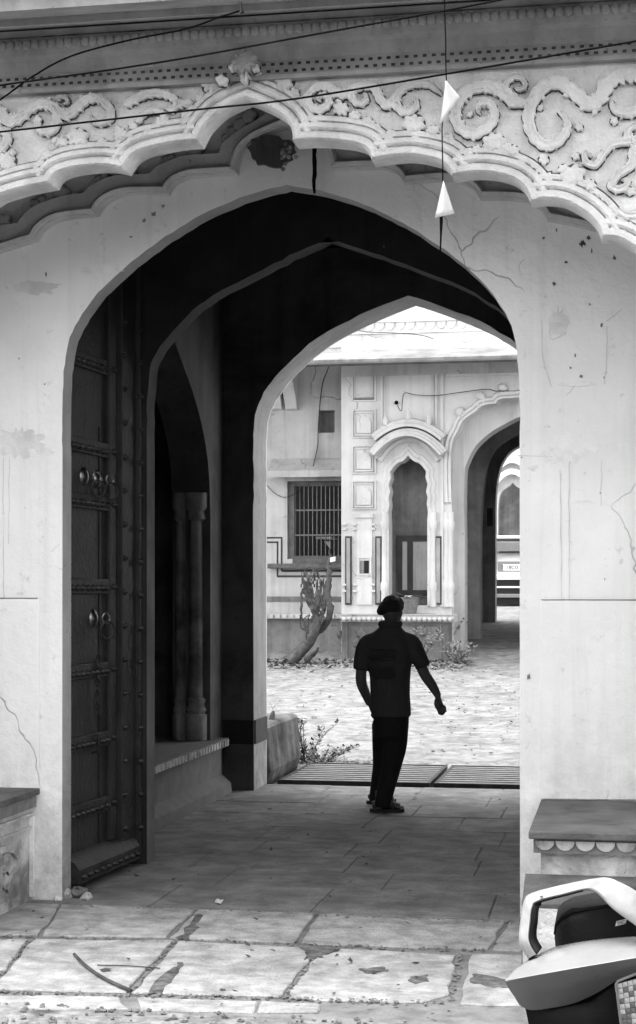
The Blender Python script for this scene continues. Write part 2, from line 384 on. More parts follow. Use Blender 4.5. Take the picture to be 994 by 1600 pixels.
# scroll carving
def relief(pts, w0, w1, proud=.040, ser=.36, Y=YS, k=.003, m='carved', par=None, name='scroll_ornament'):
    c = cr([Vector(XZ(u, v, Y)) for u, v in pts], 8); n = len(c); rows = []; base = []
    for i, p in enumerate(c):
        d = (c[min(i + 1, n - 1)] - c[max(i - 1, 0)]).normalized(); nn = Vector((-d.y, d.x)); t = i / (n - 1)
        wd = (w0 + (w1 - w0) * t ** 2.2) * k * .54 * (1 - .7 * max(0, (t - .9) / .1)) * (.5 + .5 * min(1, t / .06))
        s1 = 1 + ser * abs(math.sin(i * .6)); s2 = 1 + ser * .5 * abs(math.sin(i * .47 + 1)); pr = proud * (.6 + .4 * min(1, (1 - t) * 5))
        rows.append([(p.x + nn.x * wd * o, Y - h * pr, p.y + nn.y * wd * o) for o, h in ((-.8 * s1, -.1), (-.8 * s1, .3), (-s1, .36), (-.98 * s1, .88), (-.70, 1.), (-.1, .80), (.25, .80), (.70, 1.), (.97 * s2, .88), (s2, .36), (.8 * s2, .3), (.8 * s2, -.1))])
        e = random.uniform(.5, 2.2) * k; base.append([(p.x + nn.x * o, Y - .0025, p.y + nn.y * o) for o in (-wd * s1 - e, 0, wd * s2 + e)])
    lfm = []
    for i in range(3, n - 6, 5):
        p = c[i]; d = (c[i + 1] - c[i - 1]).normalized(); nn = Vector((-d.y, d.x))
        for sd in (-1, 1):
            if random.random() < .25: continue
            wd = (w0 + (w1 - w0) * (i / n) ** 2.2) * k * .54; lfm.append((p + nn * sd * wd * .75, (d * random.uniform(.4, 1.) + nn * sd).normalized(), wd * random.uniform(.7, 1.2)))
    q = len(rows[0]); mb = MB().grid(rows); mb.f += [tuple(range(q)), tuple((n - 1) * q + j for j in range(q - 1, -1, -1))]
    for p, d, L in lfm:
        sd = Vector((-d.y, d.x)) * L * .38; h0 = Y - proud * .82; z_ = Y + .003
        vv = [p - sd * .8, p + sd * .8, p + d * L * .55 + sd, p + d * L, p + d * L * .55 - sd]
        mb.add([(a.x, h0, a.y) for a in vv] + [(a.x, z_, a.y) for a in vv] + [((p + d * L * .5).x, h0 - .006, (p + d * L * .5).y)], [(0, 1, 10), (1, 2, 10), (2, 3, 10), (3, 4, 10), (4, 0, 10), (0, 5, 6, 1), (1, 6, 7, 2), (2, 7, 8, 3), (3, 8, 9, 4), (4, 9, 5, 0)])
    o = obj(name, mb, m, par or screen, smooth=50)
    obj('mould_line', MB().grid(base), 'mould', par or screen, smooth=0); return o  # flat dark ribbon slightly wider than the scroll
def rosette(u, v, r, lob=7, proud=.035, Y=YS, k=.003, m='carved', par=None, name='leaf_ornament', sq=1.):
    x, z = XZ(u, v, Y); n = lob * 5; rot = random.uniform(0, 6); vs = []; rad = r * k
    for f, h in ((.9, -.1), (.9, .25), (1, .3), (.97, .7), (.84, .9), (.5, 1.), (.2, .96)):
        for i in range(n):
            q = 2 * math.pi * i / n; rr = rad * f * (1 + .38 * (abs(math.sin(q * lob / 2 + rot)) - .6) * f ** 2 + .12 * math.sin(2 * q + rot * 3))
            vs.append((x + rr * math.cos(q), Y - (h * proud if h > 0 else h), z + rr * sq * math.sin(q)))
    fs = [(a * n + i, a * n + (i + 1) % n, (a + 1) * n + (i + 1) % n, (a + 1) * n + i) for a in range(6) for i in range(n)] + [tuple(6 * n + i for i in range(n))]
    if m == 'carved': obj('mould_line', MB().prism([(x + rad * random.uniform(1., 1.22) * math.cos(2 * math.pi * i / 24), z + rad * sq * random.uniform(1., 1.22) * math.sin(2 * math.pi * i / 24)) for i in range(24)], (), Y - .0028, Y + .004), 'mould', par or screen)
    return obj(name, MB().add(vs, fs), m, par or screen, smooth=50)
A4 = lambda l: [(694 + x / 3.313, 100 + y / 3.313) for x, y in l]
A3 = lambda l: [(470 + x / 3.976, 80 + y / 3.976) for x, y in l]
A1 = lambda l: [(x / 3.976, 100 + y / 3.976) for x, y in l]
A2 = lambda l: [(240 + x / 3.976, 50 + y / 3.976) for x, y in l]
for pts, w0, w1 in (
    (A4([(430, 215), (360, 200), (300, 150), (220, 125), (140, 140), (85, 190), (62, 270), (90, 340), (160, 368), (230, 335), (262, 275), (245, 220), (203, 208), (175, 240), (192, 268)]), 15, 5),
    (A4([(815, 228), (740, 212), (680, 160), (610, 112), (540, 115), (480, 170), (442, 260), (452, 350), (500, 415), (562, 425), (622, 375), (636, 305), (590, 248)]), 16, 8),
    (A4([(330, 165), (322, 115), (365, 75), (412, 90), (420, 128), (388, 142), (362, 120)]), 7, 3),
    (A4([(800, 215), (832, 135), (890, 75), (970, 62), (1050, 95), (1075, 180), (1020, 238), (945, 262), (885, 240), (862, 190)]), 17, 8),
    (A4([(1080, 380), (1000, 400), (935, 412), (870, 425), (825, 475), (785, 530), (735, 515), (728, 465), (765, 490)]), 10, 5),
    (A4([(975, 440), (970, 530), (905, 580), (868, 640), (920, 655), (950, 615), (915, 605)]), 10, 5),
    (A4([(945, 405), (950, 355), (1000, 325), (1060, 330)]), 8, 4), (A4([(965, 400), (985, 440), (1020, 470)]), 7, 4),
    (A4([(900, 760), (950, 790), (1010, 780), (1050, 720)]), 9, 4),
    (A3([(60, 270), (110, 228), (180, 228), (230, 265), (290, 275), (330, 245), (400, 222), (470, 238), (490, 290), (540, 345), (590, 300), (640, 238), (720, 208), (800, 218), (880, 275)]), 11, 9),
    (A3([(62, 265), (55, 330), (110, 372), (165, 350), (182, 310), (150, 283), (118, 300), (132, 325)]), 10, 4),
    (A3([(325, 245), (325, 300), (370, 335), (412, 312), (398, 262)]), 9, 4),
    (A3([(598, 290), (605, 350), (660, 388), (722, 350), (712, 290)]), 11, 4),
    (A1([(-30, 285), (20, 310), (60, 362), (120, 350), (190, 290), (270, 255), (342, 275), (368, 340), (340, 420), (280, 432), (240, 405), (228, 355)]), 14, 6),
    (A1([(335, 260), (390, 315), (440, 318), (500, 268), (560, 225), (640, 228), (692, 290), (692, 350), (630, 378), (580, 358), (568, 318)]), 13, 5),
    (A1([(370, 240), (385, 215), (420, 220), (430, 250), (400, 255)]), 5, 3),
    (A1([(0, 420), (40, 430), (60, 480), (20, 540), (0, 560)]), 10, 7),
    ([(197, 167), (212, 157), (232, 149), (252, 148), (270, 153), (279, 164), (272, 174), (258, 171)], 11, 5),
    ([(216, 194), (226, 180), (244, 174), (258, 182), (254, 192), (240, 194)], 9, 4),
    ([(279, 165), (292, 163), (302, 160)], 10, 7),
    ([(-120, 200), (-90, 170), (-50, 160), (-20, 175), (-25, 200), (-60, 205)], 14, 6),
): relief(pts, w0, w1)
for a, l in ((A4, [(260, 410, 52), (355, 455, 32), (410, 495, 16), (438, 512, 13), (462, 535, 12), (485, 560, 11), (665, 585, 56), (752, 632, 32), (800, 682, 14), (828, 706, 13), (860, 740, 12), (25, 390, 26), (960, 840, 22)]),
             (A3, [(255, 365, 45), (340, 408, 34), (405, 440, 20), (445, 458, 20), (480, 470, 16), (705, 458, 60), (825, 498, 36), (880, 525, 20), (925, 545, 18), (20, 330, 30)]),
             (A1, [(490, 462, 64), (400, 492, 34), (50, 612, 56), (300, 572, 34), (755, 445, 40), (830, 385, 30), (350, 480, 22)]),
             (A2, [(360, 330, 56), (815, 312, 60), (290, 420, 24), (230, 470, 26), (60, 560, 40), (880, 380, 30), (935, 420, 26)])):
    for x, y, r in l:
        (u, v), = a([(x, y)]); rosette(u, v, r / (3.313 if a is A4 else 3.976), 7 if r > 30 else 5, .036 if r > 30 else .026)
for u, v, r in ((60, 190, 10), (120, 175, 7), (12, 205, 9), (95, 225, 8), (160, 222, 8), (185, 205, 9), (205, 215, 7), (232, 205, 8), (290, 180, 8), (300, 195, 7), (500, 185, 7), (540, 200, 8), (575, 190, 9), (610, 210, 9), (650, 215, 8), (530, 160, 6), (590, 150, 6), (745, 235, 9), (735, 180, 6), (790, 230, 9), (815, 255, 8), (850, 250, 10), (845, 170, 6), (880, 265, 9), (905, 200, 8), (900, 245, 8), (955, 330, 9), (975, 345, 8), (985, 300, 9), (985, 215, 8), (960, 190, 8), (800, 150, 6), (870, 130, 6), (770, 195, 5), (925, 300, 6), (20, 240, 8), (340, 140, 6), (430, 145, 6)):
    rosette(u, v, r * .8, 5, .024)
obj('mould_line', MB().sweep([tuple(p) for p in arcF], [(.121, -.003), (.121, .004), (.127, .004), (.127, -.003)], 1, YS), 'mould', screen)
rosette(383, 98, 17, 9, .04, YS - .12, .003, 'cornice'); rosette(367, 108, 7, 5, .04, YS - .09); rosette(400, 108, 7, 5, .04, YS - .09); rosette(349, 128, 9, 5, .04, YS - .07)
relief([(384, 108), (385, 122), (384, 134)], 9, 9, .06, 0, YS - .07)
# cornice over the screen
cor = obj('cornice', MB().sweep([(-7.2, 4.02), (3.4, 4.02)], [(0, -.01), (0, .05), (.018, .055), (.02, .045), (.052, .046), (.084, .045), (.088, .055), (.105, .06), (.14, .075), (.155, .11), (.20, .14), (.26, .15), (.27, -.01)], 1, YS), 'cornice', gate, smooth=30)
dm = mesh('notch', MB().box(-.009, .009, -.004, .006, -.006, .006)); lm = mesh('petal', MB().ball((0, 0, 0), .0215, .014, .024, 10, 6))  # dark boxes stand in for the shade inside small holes
x = -3.4
while x < .35:
    obj('notch', dm, 'inner_wall', cor, (x, YS - .0445, 4.056)); obj('notch', dm, 'inner_wall', cor, (x + .02, YS - .0445, 4.088)); x += .0415
x = -3.4
while x < .35: obj('petal', lm, 'cornice', cor, (x, YS - .146, 4.215)); x += .0405
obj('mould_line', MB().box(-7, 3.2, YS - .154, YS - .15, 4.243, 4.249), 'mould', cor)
# sloping eave
ev = MB().prism([(YS + .05, 4.30), (YS - .12, 4.296), (6.86, 4.172), (6.855, 4.24), (6.80, 4.245), (6.80, 4.30), (YS + .05, 4.56)], (), -7.2, 3.4, 'YZ')
eave = obj('eave', ev, 'cornice', gate); obj('eave_rib', MB().box(-7.2, 3.4, 7.10, 7.115, 4.19, 4.222), 'cornice', eave)
obj('eave_hook', MB().tube([P(376, 3, 6.84), P(376, 10, 6.84), P(377, 20, 6.84), P(381, 18, 6.84)], .007), 'iron', eave)
obj('gate_roof', MB().box(-7.2, 3.4, YS + .1, 14.2, 4.56, 5.6), 'cornice', gate)
# wall behind the porch, with the pointed arch
f1 = traced([(97, 700), (97, 639), (99, 591), (104, 547), (117.6, 509), (141.6, 472), (169, 441), (217, 400), (258, 370), (303, 342), (350, 319), (400, 301), (447, 289)], YW, 4, -.03, True)
A_1 = list(f1) + [(CX + (CX - x) * .988, z) for x, z in reversed(f1[:-1])]
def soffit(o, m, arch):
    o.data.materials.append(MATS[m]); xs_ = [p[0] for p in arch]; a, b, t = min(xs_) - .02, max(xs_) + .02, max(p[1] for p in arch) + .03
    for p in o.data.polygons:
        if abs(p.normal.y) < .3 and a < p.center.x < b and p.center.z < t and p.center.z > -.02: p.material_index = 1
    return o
def arch_wall(x0, x1, zt, arch, y0, y1): return MB().prism([(x0, -.03), arch[0]] + arch[1:-1] + [arch[-1], (x1, -.03), (x1, zt), (x0, zt)], (), y0, y1)
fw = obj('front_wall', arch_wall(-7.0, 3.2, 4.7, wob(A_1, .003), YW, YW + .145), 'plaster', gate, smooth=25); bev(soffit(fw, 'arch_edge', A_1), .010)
# slightly raised plaster dado panels
for pts in ([(-60, 935), (62, 934.5), (62, 1236), (-60, 1236)], [(845, 937), (1060, 938), (1060, 1251), (845, 1249)]):
    q = [XZ(u, v, YW) for u, v in pts]; bev(obj('dado_panel', MB().prism(q, (), YW - .012, YW + .02), 'plaster', gate), .006)
for u0, u1, v0, v1 in ((-60, 60, 934, 935.2), (846, 1060, 936.6, 937.8)):
    a, b = P(u0, v0, YW), P(u1, v1, YW); obj('plaster_joint', MB().box(a.x, b.x, YW - .0145, YW + .002, b.z, a.z), 'stained', gate)
def blot(u, v, ru, rv, n=22, rough=.35):
    out = []
    for k in range(n):
        q = 2 * math.pi * k / n; f = 1 + random.uniform(-rough, rough); out.append(XZ(u + ru * f * math.cos(q), v + rv * f * math.sin(q), YW))
    return out
for i_, (u, v, ru, rv, m_) in enumerate(((905, 690, 38, 20, 'patch'), (880, 712, 30, 14, 'patch'), (30, 690, 34, 22, 'patch'), (70, 706, 12, 8, 'patch'), (872, 505, 14, 22, 'patch'), (52, 450, 40, 10, 'patch'), (900, 600, 26, 4, 'patch'), (160, 420, 30, 8, 'patch'))):
    obj('plaster_patch', MB().prism(blot(u, v, ru, rv, 40, .3), (), YW - .0018 - .0004 * i_, YW + .005), m_, gate)
for u, v, r in ((866, 443, 3), (922, 475, 3), (899, 555, 2.5), (908, 588, 5), (910, 380, 6), (920, 372, 5), (940, 508, 3), (42, 955, 3.5), (826, 1057, 5), (938, 770, 2), (72, 428, 3), (945, 905, 2), (70, 600, 2), (30, 560, 1.6), (892, 575, 2), (944, 590, 2), (815, 715, 2), (885, 410, 3), (925, 392, 4), (960, 402, 5), (850, 372, 4), (870, 360, 3), (600, 385, 2), (205, 370, 3), (225, 345, 4), (240, 335, 5), (255, 322, 4)):
    obj('plaster_chip', MB().prism(blot(u, v, r * random.uniform(.35, .7), r * random.uniform(.4, 1.), 12, .6), (), YW - .004, YW + .005), 'stained', gate)
for pts in ([(875, 735), (877, 900), (876, 1100), (877, 1240)], [(889, 720), (889, 900), (890, 1100), (889, 1240)], [(5, 715), (6, 935)], [(14, 715), (14, 850)], [(940, 720), (939, 790)], [(808, 712), (835, 713), (866, 714)], [(948, 510), (948, 560), (944, 600)], [(948, 502), (972, 484)], [(860, 495), (861, 530), (885, 520)], [(92, 850), (80, 862)], [(815, 430), (812, 415), (820, 405)], [(846, 500), (848, 560), (862, 605)], [(875, 600), (915, 597)], [(900, 600), (885, 618)]):
    obj('hairline_crack', MB().sweep([tuple(p) for p in [Vector(XZ(p.x + random.uniform(-1, 1), p.y, YW)) for p in cr(pts, 9)]], [(0, -.004), (0, .0022), (.0026, .0022), (.0026, -.004)], 1, YW), 'crack_grey', gate)
# inner cusped band on that wall
up = [(-60, 385), (-30, 372), (0, 358), (35, 353)], [(35, 353), (50, 334), (73, 321), (110, 310), (136, 307)], [(136, 307), (149, 295), (173, 283), (199, 278), (239, 277)], [(239, 277), (252, 265), (279, 253), (299, 248), (348, 245)], [(348, 245), (351, 232), (361, 222), (381, 207), (403, 195), (426, 180), (447, 165)]
lo = [(-60, 425), (-30, 411), (0, 397), (61, 378)], [(61, 378), (70, 363), (90, 349), (116, 343), (156, 339)], [(156, 339), (166, 323), (186, 311), (212, 306), (266, 306)], [(266, 306), (277, 290), (300, 280), (330, 277), (374, 275)], [(374, 275), (376, 258), (384, 238), (401, 223), (421, 213), (447, 202)]
def half(ls): o = []; [o.extend(cr([XZ(u, v, YW) for u, v in l], 5)[:-1]) for l in ls]; o.append(Vector((CX, XZ(447, ls[-1][-1][1], YW)[1]))); return [tuple(p) for p in o]
U_, L_ = half(up), half(lo)
band = list(L_) + [(2 * CX - x, z) for x, z in reversed(L_[:-1])] + [(2 * CX - x, z) for x, z in U_[:-1]] + list(reversed(U_))
ib = obj('inner_band', MB().prism(band, (), YW - .075, YW + .01), 'band_plaster', gate, smooth=25); bev(ib, .018, 3)
Lf = mirror_arch(L_)
obj('band_bead', MB().sweep(Lf, [(.004, -.02), (.004, .10), (.02, .112), (.034, .10), (.036, -.02)], 1, YW), 'band_plaster', ib, smooth=50)
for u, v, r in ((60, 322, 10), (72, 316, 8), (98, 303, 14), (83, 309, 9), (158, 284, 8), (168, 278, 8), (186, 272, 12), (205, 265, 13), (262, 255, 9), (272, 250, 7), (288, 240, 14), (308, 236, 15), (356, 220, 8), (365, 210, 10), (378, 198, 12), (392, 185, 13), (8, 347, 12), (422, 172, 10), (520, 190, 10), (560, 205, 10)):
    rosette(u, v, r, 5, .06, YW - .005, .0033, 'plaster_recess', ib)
# dark patch drawn as a little niche at the arch tip with pale flowers, and the black hanging strip
nx = blot(428, 242, 36, 24, 26, .14)
nb = obj('lamp_niche', MB().prism(nx, (), YW - .079, YW - .05), 'inner_wall', gate)  # dark plate, shade of the hollow put into its colour
for k in range(16):
    p = P(random.gauss(443, 7), random.gauss(240, 9), YW - .085); obj('dried_flower', MB().ball(p, .012, .01, .012, 6, 4), 'plaster_recess' if k % 3 == 0 else 'stained', nb)
hs = obj('black_strip', MB().tube([P(491 + random.uniform(-1, 1), 222 + k * 10, YW - .09) for k in range(9)], [.011, .013, .010, .013, .011, .012, .010, .009, .006], 6), 'wire')
tag(hs, 'black tattered strip hanging beside the tip of the pointed arch', 'strip')
# door pocket, second arch, hall
f2 = traced([(230, 700), (230, 640), (233, 588), (242, 554), (263, 526), (293, 492.5), (332, 462), (412, 420), (466, 393), (526, 367)], 9.75, 4, -.03, True)
A_2 = list(f2) + [(CX + (CX - x) * 1.14, z) for x, z in reversed(f2[:-1])]
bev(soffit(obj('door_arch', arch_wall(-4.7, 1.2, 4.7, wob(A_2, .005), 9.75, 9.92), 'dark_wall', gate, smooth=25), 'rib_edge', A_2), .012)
f3 = traced([(396, 800), (396, 742), (396, 690), (399, 648), (408, 622), (420, 603), (446, 571), (498, 527), (563, 492), (637, 461)], 13.5, 4, -.03, True)
A_3 = mirror_arch(f3)
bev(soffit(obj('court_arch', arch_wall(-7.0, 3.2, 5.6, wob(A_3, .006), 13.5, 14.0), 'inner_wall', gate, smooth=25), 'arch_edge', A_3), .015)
obj('court_face', arch_wall(-6.9, 3.1, 5.58, [(x, z) for x, z in A_3], 14.002, 14.03), 'plaster', gate, smooth=25)
p0, p1 = P(343, 1125, 13.49), P(397, 1163, 13.49)
obj('dado_stripe', MB().box(p0.x, p1.x - .004, 13.485, 13.51, p1.z, p0.z), 'soot', gate)
obj('dado_stripe', MB().box(-3.03, -3.012, 13.52, 13.98, p1.z, p0.z), 'inner_wall', gate)
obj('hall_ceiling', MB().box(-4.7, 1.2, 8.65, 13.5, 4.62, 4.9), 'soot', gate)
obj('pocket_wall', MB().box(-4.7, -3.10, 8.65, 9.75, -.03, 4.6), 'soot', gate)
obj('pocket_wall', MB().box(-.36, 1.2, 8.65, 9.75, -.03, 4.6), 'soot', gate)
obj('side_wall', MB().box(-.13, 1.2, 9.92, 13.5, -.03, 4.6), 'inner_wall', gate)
# left side wall with seated alcove
oa = [(10.25, .44)] + [(a, z) for a, z in ((10.25, 2.3), (10.32, 2.7), (10.6, 3.05), (11.1, 3.35), (11.68, 3.6), (12.25, 3.35), (12.7, 3.05), (12.98, 2.7), (13.06, 2.3))] + [(13.06, .44)]
oa = [oa[0]] + [tuple(p) for p in cr(oa[1:-1], 4)] + [oa[-1]]
sw = obj('side_wall', MB().prism([(9.92, -.03), (13.5, -.03), (13.5, 4.6), (9.92, 4.6)], [oa], -3.60, -3.285, 'YZ'), 'inner_wall', gate, smooth=25); bev(sw, .012)
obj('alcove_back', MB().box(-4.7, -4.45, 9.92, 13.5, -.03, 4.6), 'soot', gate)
pl = obj('alcove_seat', MB().prism([(-4.45, -.03), (-3.17, -.03), (-3.18, .08), (-3.26, .15), (-3.262, .37), (-3.20, .385), (-3.20, .45), (-4.45, .452)], (), 9.93, 13.34), 'seat_face', gate, smooth=20)
dn = mesh('dentil', MB().box(-.012, .012, -.026, .026, -.022, .026)); y = 10.0
while y < 13.3: obj('dentil', dn, 'bench_side', pl, (-3.196, y, .415)); y += .088
for cx_, r in ((-3.53, .045), (-3.40, .06)):
    col = obj('alcove_column', MB().loft([((cx_, 13.045, z), rr * r, rr * r) for z, rr in ((.455, 1.5), (.66, 1.5), (.67, 1.2), (.70, 1.45), (.74, 1.15), (.78, 1.35), (.80, 1.), (1.4, .95), (2.22, .85), (2.24, 1.3), (2.30, 1.1), (2.33, 1.5), (2.45, 1.6))], 14), 'stained', gate, smooth=40)
obj('switch_box', MB().box(-4.44, -4.40, 12.2, 12.32, 1.3, 1.42), 'plaster', gate)
pk = P(344, 1150, 13.45); obj('drain_pipe', MB().tube([(pk.x - .05, 13.42, .5), (pk.x - .045, 13.4, .3), (pk.x - .035, 13.38, .14)], .03, 8), 'stained', gate)
# ------------------------------------------------------------------ studded door (part of the gatehouse)
H0, H1 = Vector((-3.02, 8.66, 0)), Vector((-2.945, 9.70, 0)); dv = (H1 - H0); DW = dv.length; dv.normalize(); nv = Vector((dv.y, -dv.x, 0))
DR = Matrix(((dv.x, nv.x, 0), (dv.y, nv.y, 0), (0, 0, 1)))          # local x along leaf, y out of its face, z up
def dpt(a, h, z): return H0 + dv * a + nv * h + Vector((0, 0, z))
door = obj('door', MB().box(0, DW - .02, -.06, 0, .05, 4.2), 'wood', gate, H0, rot=DR); bev(door, .006)
def dpart(name, b, m='wood'): o = obj(name, MB().box(*b), m, door, H0, rot=DR); bev(o, .006); return o
dpart('door_stile', (.0, .075, .0, .030, .2, 4.18)); dpart('door_stile', (.66, .76, .0, .028, .2, 4.18)); dpart('door_stile', (.80, DW - .02, .0, .05, .06, 4.18))
dpart('meeting_post', (DW - .018, DW + .012, -.06, .075, .06, 4.2))
cone = mesh('stud', MB().loft([((0, 0, 0), .019, .019), ((0, 0, .006), .019, .019), ((0, 0, .016), .012, .012), ((0, 0, .026), .002, .002)], 8))
SR = Matrix(((dv.x, 0, nv.x), (dv.y, 0, nv.y), (0, 1, 0)))
def stud(a, h, z): obj('stud', cone, 'iron', door, dpt(a, h, z), rot=SR)
rails = [.42, .80, 1.20, 1.68, 2.16, 2.47, 2.95]
for zr in rails:
    dpart('door_rail', (.075, .66, .0, .022, zr - .04, zr + .045))
    for k in range(8): stud(.11 + k * .073 + random.uniform(-.006, .006), .022, zr - .008)
    stud(.71, .028, zr)
for z in [.2 + .2 * k for k in range(16)]:
    stud(.035, .030, z); stud(.83, .05, z + .05); stud(DW - .02, .075, z + .03)
obj('door_sill_board', MB().prism([(.0, .055), (.10, .055), (.10, .13), (.07, .17), (.0, .20)], (), .03, .96, 'YZ'), 'wood', door, H0, rot=DR)
for k in range(10): stud(.08 + k * .092, .10, .09)
def ring(c, r, t, axis='h'):
    pts = []
    for k in range(17):
        q = 2 * math.pi * k / 16; pts.append(c + (dv * math.cos(q) * .55 + nv * math.cos(q) * .6 + Vector((0, 0, math.sin(q)))) * r)
    return MB().tube(pts, t, 6, False)
for a, z in ((.33, 2.30), (.53, 2.30), (.47, 1.50)):
    bo = obj('door_boss', MB().loft([((0, 0, 0), .055, .055), ((0, 0, .008), .05, .05), ((0, 0, .02), .03, .03), ((0, 0, .026), .012, .012)], 14), 'ring_iron', door, dpt(a, .0, z), rot=SR)
    obj('ring_handle', ring(dpt(a + .05, .06, z), .028, .006), 'ring_iron', door); obj('ring_handle', ring(dpt(a + .055, .065, z - .07), .05, .008), 'iron', door)
for k in range(11):
    c = dpt(.47 + random.uniform(-.01, .01), .03, 1.27 - k * .034); q = Vector((0, 0, 1)) if True else nv
    d_ = dv if k % 2 else nv
    obj('chain_link', MB().tube([c + d_ * .011 * math.cos(t) + Vector((0, 0, .024 * math.sin(t))) for t in [2 * math.pi * j / 10 for j in range(11)]], .0045, 5, False), 'iron', door)
obj('door_pull', MB().tube([dpt(.45, 0, .84), dpt(.45, .04, .83), dpt(.45, .04, .74), dpt(.45, 0, .73)], .008), 'iron', door)
obj('wicket_gap', MB().box(.545, .557, .0, .004, .2, 2.6), 'void', door, H0, rot=DR)
# ------------------------------------------------------------------ stone benches flanking the gate
def bench(x0, x1, label, lx):
    b = thing('stone_bench', label, 'bench', ((x0 + x1) / 2, 7.95, 0), 'masonry benches beside the gate')
    bev(obj('seat_slab', MB().box(x0, x1, 7.35, YW - .002, .565, .60), 'bench_top', b), .006)
    q0, q1 = x0 + (.0 if lx else .05), x1 - (.05 if lx else 0)
    body = obj('body', MB().box(q0 + .0, q1, 7.43, YW - .003, -.03, .50), 'bench_side', b)
    e0, e1 = (x0 + .02, q1) if not lx else (q0, x1 - .02)
    lip = obj('lip', MB().box(e0, e1, 7.385, YW - .004, .50, .562), 'stained', b)
    sc = mesh('scallop', MB().prism([(.042 * math.cos(q), .042 * math.sin(q)) for q in [math.pi + math.pi * k / 8 for k in range(9)]], (), -.008, .006))
    k = x0 + .07
    while k < x1 - .03: obj('scallop', sc, 'bench_side', lip, (k, 7.383, .556)); k += .088
    return b, body, lip
b1, body1, lip1 = bench(-.412, XR - .002, 'grey topped masonry bench to the right of the gateway, scallops along its lip', False)
obj('panel_moulding', MB().box(-.25, .75, 7.418, 7.44, .35, .365), 'plaster_recess', body1)
obj('lower_step', MB().prism([(7.15, -.03), (7.43, -.03), (7.43, .40), (7.17, .315)], (), -.43, XR - .01, 'YZ'), 'bench_top', b1); obj('step_riser', MB().box(-.425, XR - .012, 7.142, 7.1495, -.028, .300), 'bench_side', b1)
b2, body2, lip2 = bench(XL + .002, -3.076, 'dirty masonry bench with peeling carved end to the left of the door', True)
xe = -3.126
for z0, z1, pr in ((.455, .47, .018), (.385, .40, .014)):
    obj('end_moulding', MB().box(xe - .002, xe + pr, 7.44, YW - .01, z0, z1), 'bench_side', body2)
obj('end_moulding', MB().box(xe - .002, xe + .02, YW - .03, YW - .006, .02, .45), 'plaster', body2)
an = [(7.52, .04)] + [(7.52, .28), (7.58, .325), (7.7, .35), (7.9, .362), (8.1, .35), (8.22, .325), (8.28, .28), (8.28, .04)]
an2 = [(7.56, .04)] + [(7.56, .26), (7.62, .30), (7.72, .32), (7.9, .33), (8.08, .32), (8.18, .30), (8.24, .26), (8.24, .04)]
obj('end_arch', MB().prism([an[0]] + an[1:] + an2[::-1], (), xe - .002, xe + .02, 'YZ'), 'bench_side', body2)
for yy_, zz_ in ((7.8, .2), (8.0, .22), (8.12, .16), (7.9, .12), (8.1, .25)):
    n = 20; obj('end_leaf', MB().prism([(yy_ + .045 * (1 + .3 * math.sin(4 * q)) * math.cos(q), zz_ + .05 * (1 + .3 * math.sin(4 * q)) * math.sin(q)) for q in [2 * math.pi * k / n for k in range(n)]], (), xe - .002, xe + .016, 'YZ'), 'bench_side', body2)
# ------------------------------------------------------------------ courtyard house
YB, YR = 26.0, 27.0                               # projecting bay, recessed wall
def rect(u0, u1, v0, v1, Y): a, b = P(u0, v0, Y), P(u1, v1, Y); return [(a.x, b.z), (b.x, b.z), (b.x, a.z), (a.x, a.z)]
def pbox(name, u0, u1, v0, v1, Y, proud, m, par, depth=.03, b=0):
    o = obj(name, MB().prism(rect(u0, u1, v0, v1, Y), (), Y - proud, Y + depth), m, par)
    if b: bev(o, b)
    return o
def pframe(name, u0, u1, v0, v1, w_, Y, proud, m, par):
    return obj(name, MB().prism(rect(u0, u1, v0, v1, Y), [rect(u0 + w_, u1 - w_, v0 + w_, v1 - w_, Y)], Y - proud, Y + .02), m, par)
house = thing('courtyard_house', 'pale plastered courtyard house with carved niche, barred window and arched gateway', 'house', (-3, YB, .6))
# archway in the bay wall
NB = [(608, 946), (608, 815), (607, 800), (609, 788), (607.5, 778), (610, 768), (607.5, 757), (611, 747), (610, 737), (616, 729), (622, 723), (629, 721), (634, 717), (638, 711.5)]
nl = [XZ(u, v, YB) for u, v in NB]; nc = nl[-1][0]
nr = [(2 * nc - x, z) for x, z in reversed(nl[:-1])]
niche = nl + nr
GA = [(726, 1024), (707, 1024)]
co = [[(706, 785), (705, 750), (705, 714)], [(705, 714), (708, 690), (717, 672)], [(717, 672), (724, 658), (744, 643)], [(744, 643), (755, 634), (775, 631)], [(775, 631), (782, 624), (806, 622), (835, 617), (846, 606)]]
cl = [XZ(706, 1030, YB)]
for l in co: cl += [tuple(p) for p in cr([XZ(u, v, YB) for u, v in l], 4)[:-1]]
gc = XZ(846, 606, YB)[0]; cl.append((gc, XZ(846, 606, YB)[1]))
gate_o = cl + [(2 * gc - x, z) for x, z in reversed(cl[:-1])]
xl = XZ(533.5, 800, YB)[0]; ztop = 5.62
bay = obj('bay_wall', MB().prism([(xl, .3), (gate_o[0][0], .3)] + gate_o + [(gate_o[-1][0], .3), (4.5, .3), (4.5, ztop), (xl, ztop)], [niche], YB, YB + .38), 'court_white', house, smooth=25)
io = [XZ(u, v, YB + .38) for u, v in ((726, 1030), (726, 840), (726, 745), (731, 720), (744, 696), (766, 676), (788, 663), (812, 651), (846, 640))]
io = [io[0]] + [tuple(p) for p in cr(io[1:], 4)]; g2 = io[-1][0]; gate_i = io + [(2 * g2 - x, z) for x, z in reversed(io[:-1])]
gx0 = XZ(695, 800, YB + .38)[0]
obj('gateway_wall', MB().prism([(gx0, .3), (gate_i[0][0], .3)] + gate_i + [(gate_i[-1][0], .3), (4.4, .3), (4.4, ztop), (gx0, ztop)], (), YB + .382, YB + .9), 'court_worn', house, smooth=25)
